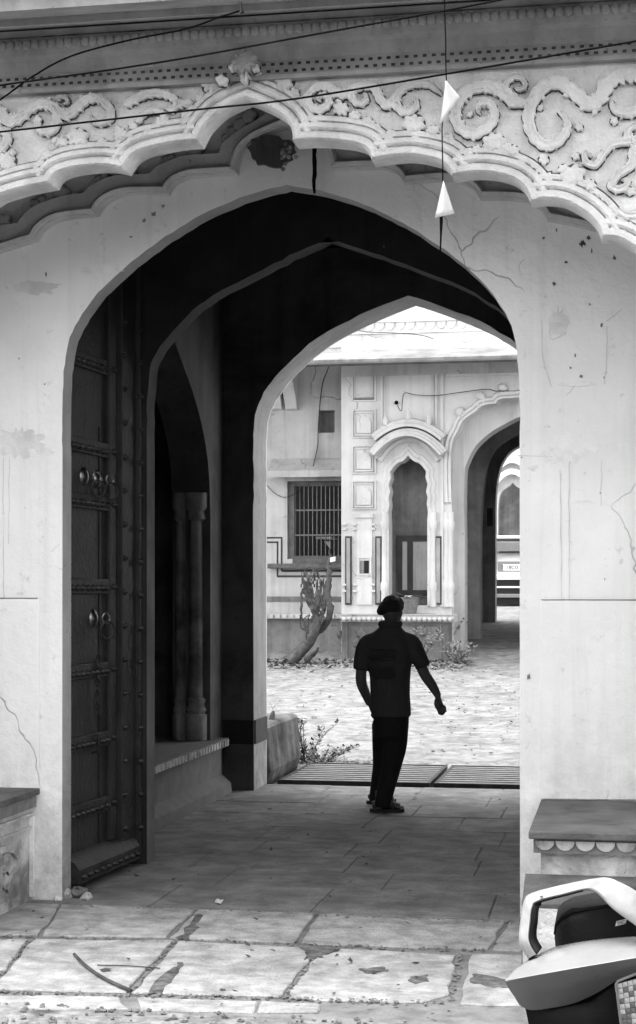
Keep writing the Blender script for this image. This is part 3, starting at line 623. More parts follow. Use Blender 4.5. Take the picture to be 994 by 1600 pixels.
obj('gateway_moulding', MB().sweep(gate_o[1:-1], [(0, -.02), (0, .05), (.03, .06), (.05, .03), (.06, .05), (.10, .05), (.12, .02), (.13, -.02)], 1, YB), 'court_white', bay, smooth=50)
for u, v in ((719, 643), (751, 619), (786, 606)):
    rosette(u, v, 7, 7, .07, YB, .0098, 'court_white', bay)
for k in range(9):
    t = k / 8; rosette(712 + 70 * t, 660 - 44 * t ** .7, 2.6, 5, .05, YB, .0098, 'court_white', bay)
# gateway inside: rib walls, scalloped door, ramped floor beyond is the ground
def gwall(name, Y, y1, pts, m, zt=5.6):
    l = [XZ(u, v, Y) for u, v in pts]; l = [l[0]] + [tuple(p) for p in cr(l[1:], 4)]; c_ = l[-1][0]; a = l + [(2 * c_ - x, z) for x, z in reversed(l[:-1])]
    return obj(name, MB().prism([(-3.9, .3), (a[0][0], .3)] + a + [(a[-1][0], .3), (3, .3), (3, zt), (-3.9, zt)], (), Y, y1), m, house, smooth=25)
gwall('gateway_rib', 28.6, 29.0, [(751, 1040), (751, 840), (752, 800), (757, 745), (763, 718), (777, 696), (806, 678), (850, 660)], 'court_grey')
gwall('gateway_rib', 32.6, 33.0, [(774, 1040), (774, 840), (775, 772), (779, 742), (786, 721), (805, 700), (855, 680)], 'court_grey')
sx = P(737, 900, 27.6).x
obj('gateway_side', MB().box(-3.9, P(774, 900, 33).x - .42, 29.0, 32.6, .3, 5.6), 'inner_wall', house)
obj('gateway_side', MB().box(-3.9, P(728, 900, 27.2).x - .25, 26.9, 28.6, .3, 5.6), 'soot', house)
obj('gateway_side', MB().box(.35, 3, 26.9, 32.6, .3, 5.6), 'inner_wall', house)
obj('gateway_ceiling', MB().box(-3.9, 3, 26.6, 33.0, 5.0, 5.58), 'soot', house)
dl = obj('gate_leaf', MB().box(P(733, 900, 28.4).x - .14, P(733, 900, 28.4).x - .06, 27.0, 28.5, .75, 4.6), 'wood', house)
ed = mesh('edge_boss', MB().ball((0, 0, 0), .05, .05, .075, 8, 6)); z = .9
while z < 4.5: obj('edge_boss', ed, 'wood', dl, (P(733, 900, 28.4).x - .07, 28.49, z)); z += .17
pbox('notice', 761, 770, 794, 822, 30.5, .0, 'void', house)
# bay carving: panels, pilasters, hood, niche
for v0, v1, kind in ((583, 627, 0), (640, 684, 1), (696, 740, 1), (751, 796, 1)):
    pframe('panel_frame', 550, 588, v0, v1, 2.2, YB, .035, 'court_white', bay); pframe('panel_frame', 554.5, 583.5, v0 + 5, v1 - 4, 1.2, YB, .022, 'court_white', bay)
    if kind:
        a = [XZ(u, v, YB) for u, v in ((558, v1 - 7), (558, v0 + 20), (561, v0 + 14), (566, v0 + 12), (569, v0 + 8), (572, v0 + 12), (577, v0 + 14), (580, v0 + 20), (580, v1 - 7))]
        obj('panel_arch', MB().prism(a, (), YB - .03, YB + .02), 'court_white', bay)
    pbox('panel_sill', 555, 584, v1 - 5, v1 - 3, YB, .06, 'court_grey' if not kind else 'court_white', bay)
pframe('panel_frame', 596, 683, 580, 690, 2.5, YB, .035, 'court_white', bay); pframe('panel_frame', 601, 678, 585, 690, 1.5, YB, .022, 'court_white', bay)
pbox('frieze', 534.5, 1000, 568, 578, YB, .06, 'court_worn', bay); pbox('rib', 688.5, 693.5, 580, 948, YB, .035, 'court_white', bay)
pbox('rib', 697, 1000, 580, 582, YB, .03, 'court_white', bay)
def arcpath(u0, u1, v0, vm, n=18): return [XZ(u0 + (u1 - u0) * t, v0 - (v0 - vm) * (1 - (2 * t - 1) ** 2), YB) for t in [i / n for i in range(n + 1)]]
obj('hood_crest', MB().sweep(arcpath(589, 690, 690, 668), [(0, -.02), (0, .20), (.05, .21), (.06, .17), (.12, .13), (.14, .05), (.142, -.02)], 1, YB), 'court_white', bay, smooth=30)
obj('hood', MB().sweep(arcpath(589, 691, 714, 684), [(0, -.02), (0, .36), (.035, .37), (.045, .30), (.08, .30), (.09, .24), (.13, .2), (.132, -.02)], 1, YB), 'court_white', bay, smooth=30)
obj('hood_moulding', MB().sweep(arcpath(597, 682, 722, 690), [(0, -.02), (0, .05), (.05, .07), (.08, .05), (.09, .07), (.13, .05), (.14, -.02)], 1, YB), 'court_white', bay, smooth=30)
for u in (602, 638, 670): obj('hood_finial', MB().loft([(P(u, v, YB - .12), r, r) for v, r in ((664 if u != 638 else 656, .03), (658 if u != 638 else 650, .045), (650 if u != 638 else 642, .02), (646 if u != 638 else 638, .006))], 8), 'court_white', bay)
obj('niche_edge', MB().sweep(niche, [(0, -.02), (0, .03), (.05, .045), (.07, .02), (.12, .02), (.13, -.02)], 1, YB), 'court_white', bay, smooth=40)
nbk = obj('niche_back', MB().prism(rect(596, 690, 690, 950, YB), (), YB + .62, YB + .7), 'court_grey', house)
obj('niche_cheek', MB().box(P(604, 900, YB).x - .12, P(604, 900, YB).x, YB + .38, YB + .64, 1.2, 4.2), 'court_grey', house)
obj('niche_cheek', MB().box(P(680, 900, YB).x, P(680, 900, YB).x + .12, YB + .38, YB + .64, 1.2, 4.2), 'court_grey', house)
obj('niche_panel', MB().prism(rect(622, 676, 838, 932, YB + .6), (), YB + .58, YB + .63), 'court_worn', house)
nf = obj('niche_frame', MB().prism(rect(621, 678, 837, 931, YB + .6), [rect(629, 637, 846, 922, YB + .6), rect(645.5, 668, 846, 922, YB + .6)], YB + .555, YB + .60), 'paint_dark', house)
obj('niche_floor', MB().box(P(606, 900, YB).x, P(680, 900, YB).x, YB + .0, YB + .64, 1.24, 1.312), 'court_grey', house)
for u0, u1 in ((540, 550), (587, 597), (680, 690.5)):
    st = pbox('painted_strip', u0, u1, 838, 945, YB, .04, 'paint_dark', bay); pbox('strip_fill', u0 + 2.2, u1 - 2.2, 841, 942, YB, .052, 'paint_grey', st)
pbox('pilaster', 567 - 9, 582, 808, 945, YB, .03, 'court_white', bay); pbox('pilaster_cap', 555.5, 584, 803, 809, YB, .06, 'court_white', bay)
for v in (818, 825, 912, 922):
    for u0, u1 in ((535, 541.5), (552, 558.5), (581, 587), (597, 603), (674, 680), (693, 703)): pbox('ring_moulding', u0, u1, v, v + 3, YB, .05, 'court_white', bay)
for u in (601, 677, 698, 704):
    obj('colonnette', MB().loft([(P(u, v, YB - .02), r, r) for v, r in ((948, .06), (925, .055), (921, .07), (912, .07), (908, .05), (830, .045), (826, .065), (816, .07), (812, .05), (800, .06))], 10), 'court_white', bay, smooth=40)
lw = pframe('lamp_window', 559, 581, 870, 899, 2.5, YB, .05, 'court_white', bay)
pbox('window_pane', 563, 569, 876, 896, YB, .035, 'court_grey', lw); pbox('window_pane', 569.5, 577, 876, 896, YB, .036, 'void', lw)
# plinths
PZ = P(600, 960, 25.35).z
px0, px1 = P(533, 960, 25.35).x, P(712, 962, 25.35).x
plb = obj('bay_plinth', MB().box(px0, px1 - .12, 25.42, YB - .002, .2, PZ - .12), 'court_grey', house)
obj('plinth_lip', MB().sweep([(px0, PZ - .12), (px1 - .03, PZ - .12)], [(0, -.6), (0, .05), (.03, .07), (.05, .10), (.09, .10), (.12, .12), (.122, -.6)], 1, 25.42), 'court_worn', plb, smooth=30)
pt = mesh('plinth_petal', MB().ball((0, 0, 0), .035, .03, .035, 8, 5)); x = px0 + .05
while x < px1 - .06: obj('plinth_petal', pt, 'court_worn', plb, (x, 25.325, PZ - .075)); x += .078
for u0, u1 in ((541, 588), (600, 690)): pframe('plinth_panel', u0, u1, 974, 1030, 2, 25.42, .03, 'court_grey', plb)
for u, v in ((565, 990), (570, 1000), (660, 985), (640, 990), (672, 1000), (560, 1005)): rosette(u, v, 8, 6, .03, 25.42, .0098, 'court_grey', plb)
# recessed wall with the barred window
LW = YR
wr = rect(449, 556, 752, 873, LW); hr = rect(498, 523, 641, 676, LW)
rw = obj('recessed_wall', MB().prism([(-13, .3), (xl + .3, .3), (xl + .3, ztop), (-13, ztop)], [wr, hr], LW, LW + .35), 'court_worn', house, smooth=25)
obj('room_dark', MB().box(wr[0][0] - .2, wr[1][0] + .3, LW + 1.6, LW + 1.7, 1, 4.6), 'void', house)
obj('vent_back', MB().prism(rect(494, 527, 636, 681, LW), (), LW + .22, LW + .3), 'court_grey', house)
wf = obj('window', MB().prism(rect(449.5, 557, 752.5, 872.5, LW), [rect(459, 549, 759, 868, LW)], LW + .06, LW + .2), 'frame_wood', house)
for k in range(14):
    u = 462 + k * 6.7; obj('bar', MB().tube([P(u, 758, LW + .1), P(u, 869, LW + .1)], .008, 6), 'bar', wf)
for v in (797, 836): obj('cross_bar', MB().box(P(459, v, LW).x, P(549, v, LW).x, LW + .075, LW + .088, P(459, v, LW).z - .012, P(459, v, LW).z + .012), 'bar', wf)
pbox('window_sill', 422, 545, 881, 888, LW, .22, 'frame_wood', rw, .02, .01); pbox('sill_rail', 458, 540, 873, 881, LW, .05, 'frame_wood', rw)
obj('window_hood', MB().prism([(LW, P(480, 716, LW).z), (LW - .42, P(480, 738, LW).z), (LW - .44, P(480, 748, LW).z), (LW, P(480, 742, LW).z)], (), P(426, 730, LW).x, xl + .2, 'YZ'), 'court_worn', rw)
for u0, u1, v0, v1 in ((414, 441, 839, 841.5), (439, 441.5, 839, 892), (414, 434.5, 846, 848.5), (432.5, 435, 846, 900), (433, 540, 899, 902), (441, 540, 890, 893.5)): pbox('painted_line', u0, u1, v0, v1, LW, .006 + .002 * (u0 > 432.8), 'paint_dark', rw)
obj('inner_shelf', MB().box(P(495, 840, 27.8).x, P(520, 840, 27.8).x, 27.7, 28.2, P(495, 842, 27.8).z, P(495, 839, 27.8).z), 'paint_grey', house)
obj('inner_papers', MB().prism([XZ(507, 846, 27.9), XZ(517, 846, 27.9), XZ(517, 858, 27.9)], (), 27.88, 27.9), 'paper', house)
for u, s in ((448, 1), (424, 0)):
    l = [XZ(u - 9, 575, LW)]; x0 = P(u, 600, LW).x
    br = MB().prism([(LW, P(u, 566, LW).z), (LW - .95, P(u, 566, LW).z), (LW - .95, P(u, 574, LW).z), (LW - .6, P(u, 590, LW).z), (LW - .42, P(u, 606, LW).z), (LW - .2, P(u, 628, LW).z), (LW - .12, P(u, 640, LW).z), (LW, P(u, 642, LW).z)], (), x0, x0 + .2, 'YZ')
    bev(obj('eave_bracket', br, 'court_white', house), .02)
lp = obj('left_plinth', MB().box(-13, px0 - .005, 26.1, LW - .003, .2, 1.22), 'court_grey', house)
obj('plinth_lip', MB().box(-13, px0 - .006, 26.0, LW - .004, 1.222, 1.30), 'court_worn', lp)
x = -9.5; dd = mesh('lip_dentil', MB().box(-.035, .035, -.02, .02, -.03, .03))
while x < px0 - .1: obj('lip_dentil', dd, 'court_worn', lp, (x, 25.985, 1.262)); x += .11
obj('wall_band', MB().box(-13, xl - .003, LW - .02, LW + .02, P(480, 940, LW).z, P(480, 932, LW).z), 'court_grey', rw)
# eave slab and parapet
obj('roof_eave', MB().prism([(24.85, 5.10), (24.85, 5.17), (24.95, 5.2), (26.6, 5.62), (26.6, 5.50), (26.1, 5.34)], (), -13, 6, 'YZ'), 'court_grey', house)
obj('eave_edge', MB().tube([(-13, 24.84, 5.1), (6, 24.84, 5.1)], .03, 6), 'paint_dark', house)
par = obj('parapet', MB().box(-13, 6, 26.5, 26.9, 5.6, 7.4), 'court_white', house)
obj('parapet_rail', MB().box(-13, 6, 26.46, 26.52, 5.98, 6.01), 'court_white', par); obj('parapet_rail', MB().box(-13, 6, 26.46, 26.52, 5.80, 5.83), 'court_white', par)
sm = mesh('parapet_scallop', MB().prism([(.075 * math.cos(q), .12 * math.sin(q)) for q in [math.pi + math.pi * k / 8 for k in range(9)]], (), -.012, .01)); x = -6.5
while x < -1: obj('parapet_scallop', sm, 'court_worn', par, (x, 26.49, 5.975)); x += .165
# far facade behind the gateway and the parked car
far = thing('far_house', 'distant white house with arched recess seen through the second gateway', 'house', (-3, 47, 1.3))
fa = [XZ(u, v, 47) for u, v in ((778, 850), (778, 800), (780, 778), (786, 766), (795, 760), (801, 754))]; fa = [fa[0]] + [tuple(p) for p in cr(fa[1:], 3)]
fa = fa + [(2 * fa[-1][0] - x, z) for x, z in reversed(fa[:-1])]
fwl = obj('far_wall', MB().prism([(-12, .8), (6, .8), (6, 9), (-12, 9)], [fa], 47, 47.3), 'court_white', far)
obj('recess_back', MB().prism(rect(765, 845, 740, 860, 47), (), 47.6, 47.7), 'court_grey', far)
obj('arch_hood', MB().sweep([XZ(773 + 56 * t, 768 - 26 * (1 - (2 * t - 1) ** 2), 47) for t in [i / 14 for i in range(15)]], [(0, -.02), (0, .3), (.15, .25), (.2, -.02)], 1, 47), 'court_white', fwl)
obj('arch_hood', MB().sweep([XZ(772 + 58 * t, 750 - 26 * (1 - (2 * t - 1) ** 2), 47) for t in [i / 14 for i in range(15)]], [(0, -.02), (0, .2), (.15, .15), (.2, -.02)], 1, 47), 'court_white', fwl)
# ------------------------------------------------------------------ parked car seen from behind
def CZ(v): return P(800, v, 41.).z
CB = CZ(946); CXc = P(806, 900, 41.).x
car = thing('parked_car', 'white hatchback seen from behind through the second gateway', 'car', (CXc, 42.5, CB))
H = lambda f: CB + f
secs = []
for yq, zt, wt, zb in ((41.0, 1.02, .80, .42), (41.06, 1.10, .84, .30), (41.25, 1.55, .62, .28), (41.6, 1.68, .62, .26), (43.2, 1.66, .62, .26), (43.9, 1.12, .72, .26), (44.9, .95, .76, .28), (45.1, .7, .7, .34)):
    belt = min(.95, zt - .06); secs.append([(CXc + sx_ * wx, yq, CB + zz) for sx_, wx, zz in ((-1, .84, zb), (-1, .88, .6), (-1, .86, belt), (-1, wt, zt - .05), (-1, wt * .8, zt), (1, wt * .8, zt), (1, wt, zt - .05), (1, .86, belt), (1, .88, .6), (1, .84, zb))])
cb = MB().grid([s_ + [s_[0]] for s_ in secs]); k_ = 11; n_ = len(cb.v)
cb.f += [tuple(range(10)), tuple(n_ - 11 + j for j in range(9, -1, -1))]
body = obj('body', cb, 'car_white', car, smooth=40)
def cbox(name, u0, u1, v0, v1, y0, y1, m, par=car): a, b = P(u0, v0, 41.), P(u1, v1, 41.); return bev(obj(name, MB().box(a.x, b.x, y0, y1, b.z, a.z), m, par), .012)
cbox('spoiler', 760, 852, 837, 841, 40.98, 41.4, 'car_white'); cbox('rear_window', 764, 848, 842, 862, 41.0, 41.3, 'car_glass')
cbox('window_trim', 764, 848, 846.5, 862, 40.975, 41.05, 'scooter_silver'); cbox('wiper', 780, 830, 861, 864, 40.95, 41.0, 'car_black')
cbox('plate_recess', 778, 834, 877, 893, 40.97, 41.05, 'scooter_grey'); pp = cbox('number_plate', 786, 826, 882, 891.5, 40.955, 40.98, 'car_white')
text('T 18C0 4721', .135, 'car_black', pp, P(806, 886.8, 40.95), Matrix.Rotation(R(90), 3, 'X'))
cbox('bumper', 764, 848, 899, 906, 40.86, 41.2, 'car_white'); cbox('bumper_grille', 764, 848, 906, 918, 40.93, 41.2, 'car_black'); cbox('bumper_strip', 764, 848, 916, 919, 40.9, 41.1, 'car_white')
cbox('bumper_grille', 764, 848, 919, 928, 40.94, 41.2, 'car_black'); cbox('bumper_lip', 764, 848, 928, 934, 40.9, 41.2, 'scooter_grey'); cbox('under_panel', 770, 842, 934, 944, 41.0, 41.3, 'car_black')
for u0, u1 in ((757, 776), (836, 855)): cbox('tail_light', u0, u1, 868, 892, 40.95, 41.1, 'scooter_grey')
for sx_ in (-1, 1):
    for yq in (41.75, 44.2):
        wl = obj('wheel', MB().tube([(CXc + sx_ * .72, yq, CB + .31), (CXc + sx_ * .89, yq, CB + .31)], .31, 18), 'rubber', car)
        obj('rim', MB().tube([(CXc + sx_ * .80, yq, CB + .31), (CXc + sx_ * .9, yq, CB + .31)], .19, 14), 'scooter_grey', wl)
# ------------------------------------------------------------------ drain grates
for lab, u0, u1 in (('rusty drain grate beside the low wall, left one of the pair', 430, 671), ('rusty drain grate reaching to the right jamb, right one of the pair', 681, 860)):
    a, b = G(u0, 1226, 0).x, G(u1, 1229, 0).x
    gr = thing('drain_grate', lab, 'grate', ((a + b) / 2, 14.75, 0), 'drain grates across the yard threshold')
    fr = MB().box(a, b, 14.05, 14.09, -.04, .03); fr.box(a, b, 15.5, 15.54, -.04, .03); fr.box(a, a + .03, 14.09, 15.5, -.04, .026); fr.box(b - .03, b, 14.09, 15.5, -.04, .026)
    obj('grate_frame', fr, 'iron', gr)
    bm_ = mesh('grate_bar', MB().box(0, b - a - .06, -.052, .052, -.02, .024)); obj('grate_bed', MB().box(a + .03, b - .03, 14.09, 15.5, .006, .010), 'void', gr); y = 14.17  # black sheet stands in for the shaded gaps between bars
    while y < 15.46: obj('grate_bar', bm_, 'grate', gr, (a + .03, y, 0)); y += .158
obj('drain_pit', MB().box(-7, 3, 14.035, 15.56, -.049, -.045), 'void')
bpy.data.objects['drain_pit']['kind'] = 'structure'
# ------------------------------------------------------------------ low wall stub by the courtyard arch
a, b = P(417, 1140, 14.05), P(452, 1140, 15.3)
lwq = obj('low_wall', MB().prism([(-5.2, -.06), (-3.05, -.06), (-3.0, .1), (-3.03, .47), (-3.06, .505), (-5.2, .5)], (), 14.04, 15.45), 'stub', smooth=20); bev(lwq, .03, 3)
tag(lwq, 'low stained masonry wall stub beside the courtyard arch', 'low wall')
sp_ = P(425, 1127, 14.6); st_ = obj('standing_stone', MB().loft([((sp_.x, 14.6, .49), .03, .02), ((sp_.x, 14.6, .52), .032, .022), ((sp_.x + .005, 14.6, .56), .026, .02), ((sp_.x + .012, 14.6, .585), .01, .01)], 8), 'stained'); tag(st_, 'small upright stone on the low wall stub', 'stone')
# ------------------------------------------------------------------ man walking away
YM = 12.25
M = lambda u, v, y=YM: P(u, v, y)
man = thing('person', 'man in dark polo shirt, trousers and rolled cap walking away through the passage', 'person', G(600, 1268))
def cloth(name, mb, m, vox, par=man, sm=6):
    o = obj(name, mb, m, par, smooth=180)
    r = o.modifiers.new('remesh', 'REMESH'); r.mode = 'VOXEL'; r.voxel_size = vox; r.use_smooth_shade = True
    k = o.modifiers.new('smooth', 'SMOOTH'); k.factor = .5; k.iterations = sm; return o
def limb(mb, pts, rad, n=12): return mb.tube(cr(pts, 5), [float(x) for x in [r[0] for r in cr([(a, 0) for a in rad], 5)]], n)
MM = YM / 2577                                      # metres per photo pixel at the man
def ringm(v, u0, u1, ry, dy=0.): c = M((u0 + u1) / 2, v); return (Vector((c.x, c.y + dy, c.z)), (u1 - u0) / 2 * MM, ry)
# bare body: head, neck, arms, hands
bd = MB()
hc = M(612.5, 953)
bd.ball(hc, .072, .092, .108, 16, 12); bd.ball(hc + Vector((.018, .03, -.045)), .052, .062, .065, 12, 8)
bd.ball(hc + Vector((.068, .0, -.02)), .014, .024, .033, 8, 6); bd.ball(hc + Vector((-.066, .01, -.02)), .012, .024, .033, 8, 6)       # ears
bd.ball(hc + Vector((.035, .098, -.02)), .014, .02, .026, 8, 6); bd.ball(hc + Vector((.028, .085, -.062)), .026, .014, .012, 8, 6)      # nose, mouth
limb(bd, [hc + Vector((.0, .005, -.06)), M(612, 972), M(611, 990)], [.055, .055, .07])
for x in (0.012, .05): bd.ball(hc + Vector((x, .085, .005)), .012, .01, .008, 8, 6)
limb(bd, [M(572, 1003), M(566, 1035), M(564.5, 1064, YM + .02), M(571, 1083, YM + .10), M(577.5, 1100, YM + .15)], [.03, .040, .042, .037, .027])
limb(bd, [M(645, 1003), M(655, 1030), M(663, 1052), M(676, 1072, YM + .03), M(685, 1088, YM + .05)], [.03, .042, .042, .037, .026])
limb(bd, [M(572, 1003), M(590, 993), M(611, 988), M(630, 993), M(645, 1003)], [.02, .03, .05, .03, .02])
def hand(w0, d, side, curl, sc=1.):
    d = d.normalized(); a = d.cross(Vector((0, 1, 0))).normalized() * side; nrm = d.cross(a)
    bd.tube([w0, w0 + d * .03 * sc, w0 + d * .06 * sc, w0 + d * .085 * sc], [.026, .033, .038, .034], 10, True, .55)
    for k, (off, L) in enumerate(((-.028, .065), (-.010, .075), (.009, .07), (.027, .055))):
        b0 = w0 + d * .078 + a * off; b1 = b0 + d * L * .45 + nrm * curl * .010; b2 = b1 + d * L * .35 + nrm * curl * .026 ; b3 = b2 + d * L * .18 + nrm * curl * .028
        bd.tube([b0, b1, b2, b3], [.0098, .0092, .0085, .007], 8)
    t0 = w0 + d * .025 - a * .026; bd.tube([t0, t0 + d * .03 - a * .012 + nrm * curl * .01, t0 + d * .058 - a * .012 + nrm * curl * .02, t0 + d * .074 - a * .006 + nrm * curl * .026], [.013, .011, .0095, .0075], 8)
hand(M(685, 1087, YM + .05), Vector((.03, .0, -.12)), 1, -.25)
hand(M(577.5, 1100, YM + .15), Vector((.05, .02, -.10)), -1, 1)
cloth('body', bd, 'skin', .0075, sm=3)
# polo shirt
sh = MB()
sh.loft([ringm(*a) for a in ((1120, 580, 643, .125), (1105, 579, 642.5, .125), (1085, 578.5, 641, .12), (1060, 577.5, 641.5, .118), (1038, 575, 643.5, .122), (1018, 570, 647, .125), (1006, 569, 648, .118), (998, 572, 645, .105), (991, 579, 638, .09), (984, 588, 631, .078), (977, 595, 626, .07))], 24)
limb(sh, [M(588, 1000), M(574, 1006), M(567, 1022), M(563, 1047)], [.06, .066, .063, .058]); limb(sh, [M(628, 999), M(643, 1005), M(652, 1021), M(662, 1043)], [.06, .068, .064, .058])
sh = cloth('shirt', sh, 'shirt', .009, sm=14)
obj('collar', MB().tube([Vector((M(610, 975).x + .078 * math.cos(q), YM + .075 * math.sin(q), M(610, 975).z + .008 * math.sin(q))) for q in [2 * math.pi * k / 20 for k in range(21)]], .014, 8, False, 1.6), 'shirt', man, smooth=60)
zb = lambda v: M(600, v).z
pr = obj('back_print', MB().box(M(581, 1).x, M(622, 1).x, YM - .132, YM - .12, zb(1027), zb(1013)), 'print_dark', man)
text('PAWAN', .058, 'shirt', man, (M(601.5, 1).x, YM - .1335, zb(1020)), Matrix.Rotation(R(90), 3, 'X'), 'shirt_lettering')
obj('back_print', MB().box(M(582, 1).x, M(622, 1).x, YM - .130, YM - .12, zb(1031.5), zb(1030)), 'print_dark', man)
obj('back_print', MB().prism([(M(u, 1).x, zb(v)) for u, v in ((584, 1042), (598, 1044), (604, 1041), (612, 1040), (620, 1043), (621, 1058), (606, 1060), (598, 1057), (588, 1059), (586, 1050))], (), YM - .1285, YM - .118), 'print_dark', man)
# trousers
tr = MB()
tr.loft([ringm(*a) for a in ((1152, 583, 637, .10), (1135, 583, 639, .115), (1115, 583, 640, .115), (1100, 584, 639, .11))], 20)
YL = 12.74
limb(tr, [M(600, 1130, YM + .03), M(598.5, 1165, YM + .16), M(597, 1195, YM + .28), M(592, 1225, YM + .38), M(589, 1250, YL)], [.092, .082, .072, .064, .064])
limb(tr, [M(619, 1130), M(617.5, 1165, YM + .03), M(612, 1195, YM + .05), M(604, 1230, YM + .05), M(597, 1260, YM + .07)], [.096, .090, .078, .068, .060])
cloth('trousers', tr, 'trousers', .010, sm=5)
def foot(c, d, L):
    d = d.normalized(); a = Vector((-d.y, d.x, 0)); sl_ = [c + d * L * (t - .3) + a * w_ for t, w_ in ((0, .025), (.1, .038), (.4, .036), (.7, .05), (.9, .045), (1, .02))] ; sr = [c + d * L * (t - .3) - a * w_ for t, w_ in ((1, .02), (.9, .045), (.7, .048), (.4, .034), (.1, .036), (0, .025))]
    fr = obj('sandal', MB().prism([(p.x, p.y) for p in sl_ + sr], (), .003, .028, 'XY'), 'sandal', man)
    ft = MB().tube([c - d * .06 + Vector((0, 0, .055)), c + Vector((0, 0, .065)), c + d * .08 + Vector((0, 0, .055)), c + d * .15 + Vector((0, 0, .045))], [.034, .04, .038, .03], 10, True, .8)
    ft.tube([c + Vector((0, 0, .06)), c + Vector((0, 0, .16))], [.038, .036], 10)
    for k in range(5): o_ = a * (.034 - .017 * k) + d * (.15 - .008 * k); ft.tube([c + o_ + Vector((0, 0, .042)), c + o_ + d * .03 + Vector((0, 0, .036))], [.010, .008], 6)
    cloth('foot', ft, 'skin', .006, sm=2)
    obj('strap', MB().tube([c + a * .048 + d * .1 + Vector((0, 0, .025)), c + a * .036 + d * .1 + Vector((0, 0, .07)), c + d * .1 + Vector((0, 0, .085)), c - a * .036 + d * .1 + Vector((0, 0, .07)), c - a * .048 + d * .1 + Vector((0, 0, .025))], .01, 6), 'sandal', fr)
foot(G(594, 1269), Vector((1, .15, 0)), .26); foot(G(588, 1256), Vector((.7, .7, 0)), .26)
# rolled cap
cp = MB(); cc_ = M(610, 951)
for dz, r_, th, dx in ((-.005, .074, .028, -.002), (.020, .074, .024, .004), (.042, .060, .024, .006)):
    cp.tube([Vector((cc_.x + dx + (r_ + .004 * math.sin(5 * q)) * math.cos(q), cc_.y + (r_ + .014) * math.sin(q), cc_.z + dz + .014 * math.cos(q) + .006 * math.sin(3 * q))) for q in [2 * math.pi * k / 28 for k in range(29)]], th, 10, False)
cp.ball(cc_ + Vector((.006, 0, .035)), .070, .085, .066, 16, 10)
cloth('cap', cp, 'cap', .006, sm=2)
# ------------------------------------------------------------------ dead tree stump in the yard
YT = 24.6
tree = thing('dead_tree', 'dead leaning tree stump with cut grey branches in front of the plinth', 'tree', G(458, 1032, gz(YT)))
T = lambda u, v, y=YT: P(u, v, y)
def br(pts, rad, name='branch', par=tree):
    n_ = 4; c = cr([T(*p) for p in pts], n_); rr = [r[0] for r in cr([(a, 0) for a in rad], n_)]
    c = [p + Vector((random.uniform(-.012, .012), 0, random.uniform(-.012, .012))) for p in c]
    return obj(name, MB().tube(c, [r * random.uniform(.9, 1.12) for r in rr], 10), 'bark', par, smooth=50)
br([(455, 1034), (472, 1015), (487, 1000), (495, 975), (492, 953), (484, 935), (475, 922)], [.11, .08, .07, .06, .06, .05, .04], 'trunk')
br([(450, 1030), (470, 1010, YT + .1), (492, 992, YT + .15), (510, 975, YT + .1), (516, 955), (513, 930), (514, 905), (516, 885)], [.06, .05, .05, .05, .05, .05, .045, .035], 'trunk')
br([(516, 886), (514, 878), (516, 870), (515, 858)], [.04, .03, .02, .012])
br([(415, 1052, YT - .1), (450, 1028), (478, 1002, YT + .1)], [.018, .025, .03]); br([(478, 1030, YT - .1), (490, 1022, YT - .15), (497, 1012, YT - .15)], [.06, .04, .02])
for pts, r_ in (([(478, 925), (474, 905)], .03), ([(486, 940), (482, 912), (479, 895)], .025), ([(492, 955), (500, 930), (502, 905)], .025), ([(494, 960), (496, 925), (495, 905)], .02),
    ([(497, 975), (508, 945), (506, 915)], .03), ([(482, 990), (472, 965), (471, 940), (472, 920)], .018), ([(480, 985), (470, 980), (469, 960)], .014), ([(512, 940), (507, 920), (505, 908)], .02),
    ([(490, 940), (488, 918), (485, 905)], .014), ([(500, 950), (503, 935), (510, 925)], .014), ([(497, 990), (480, 1003), (481, 975), (483, 960)], .012), ([(498, 968), (490, 945), (497, 920)], .012), ([(508, 968), (500, 955), (493, 930)], .014)):
    br(pts, [r_ * 1.3] + [r_] * (len(pts) - 2) + [r_ * .6])
for k in range(40):
    u, v = random.uniform(470, 514), random.uniform(900, 975); br([(u, v, YT + random.uniform(-.1, .1)), (u + random.uniform(-5, 5), v - random.uniform(6, 12)), (u + random.uniform(-9, 9), v - random.uniform(12, 24))], [.012, .009, .005], 'twig')
pw = T(520, 874, YT - .05); obj('torn_rag', MB().grid([[(pw.x + .04 * i, pw.y + .01 * math.sin(i + j), pw.z + .035 * j + .01 * math.sin(i * 2)) for i in range(-1, 2)] for j in range(-1, 2)]), 'paper', tree)
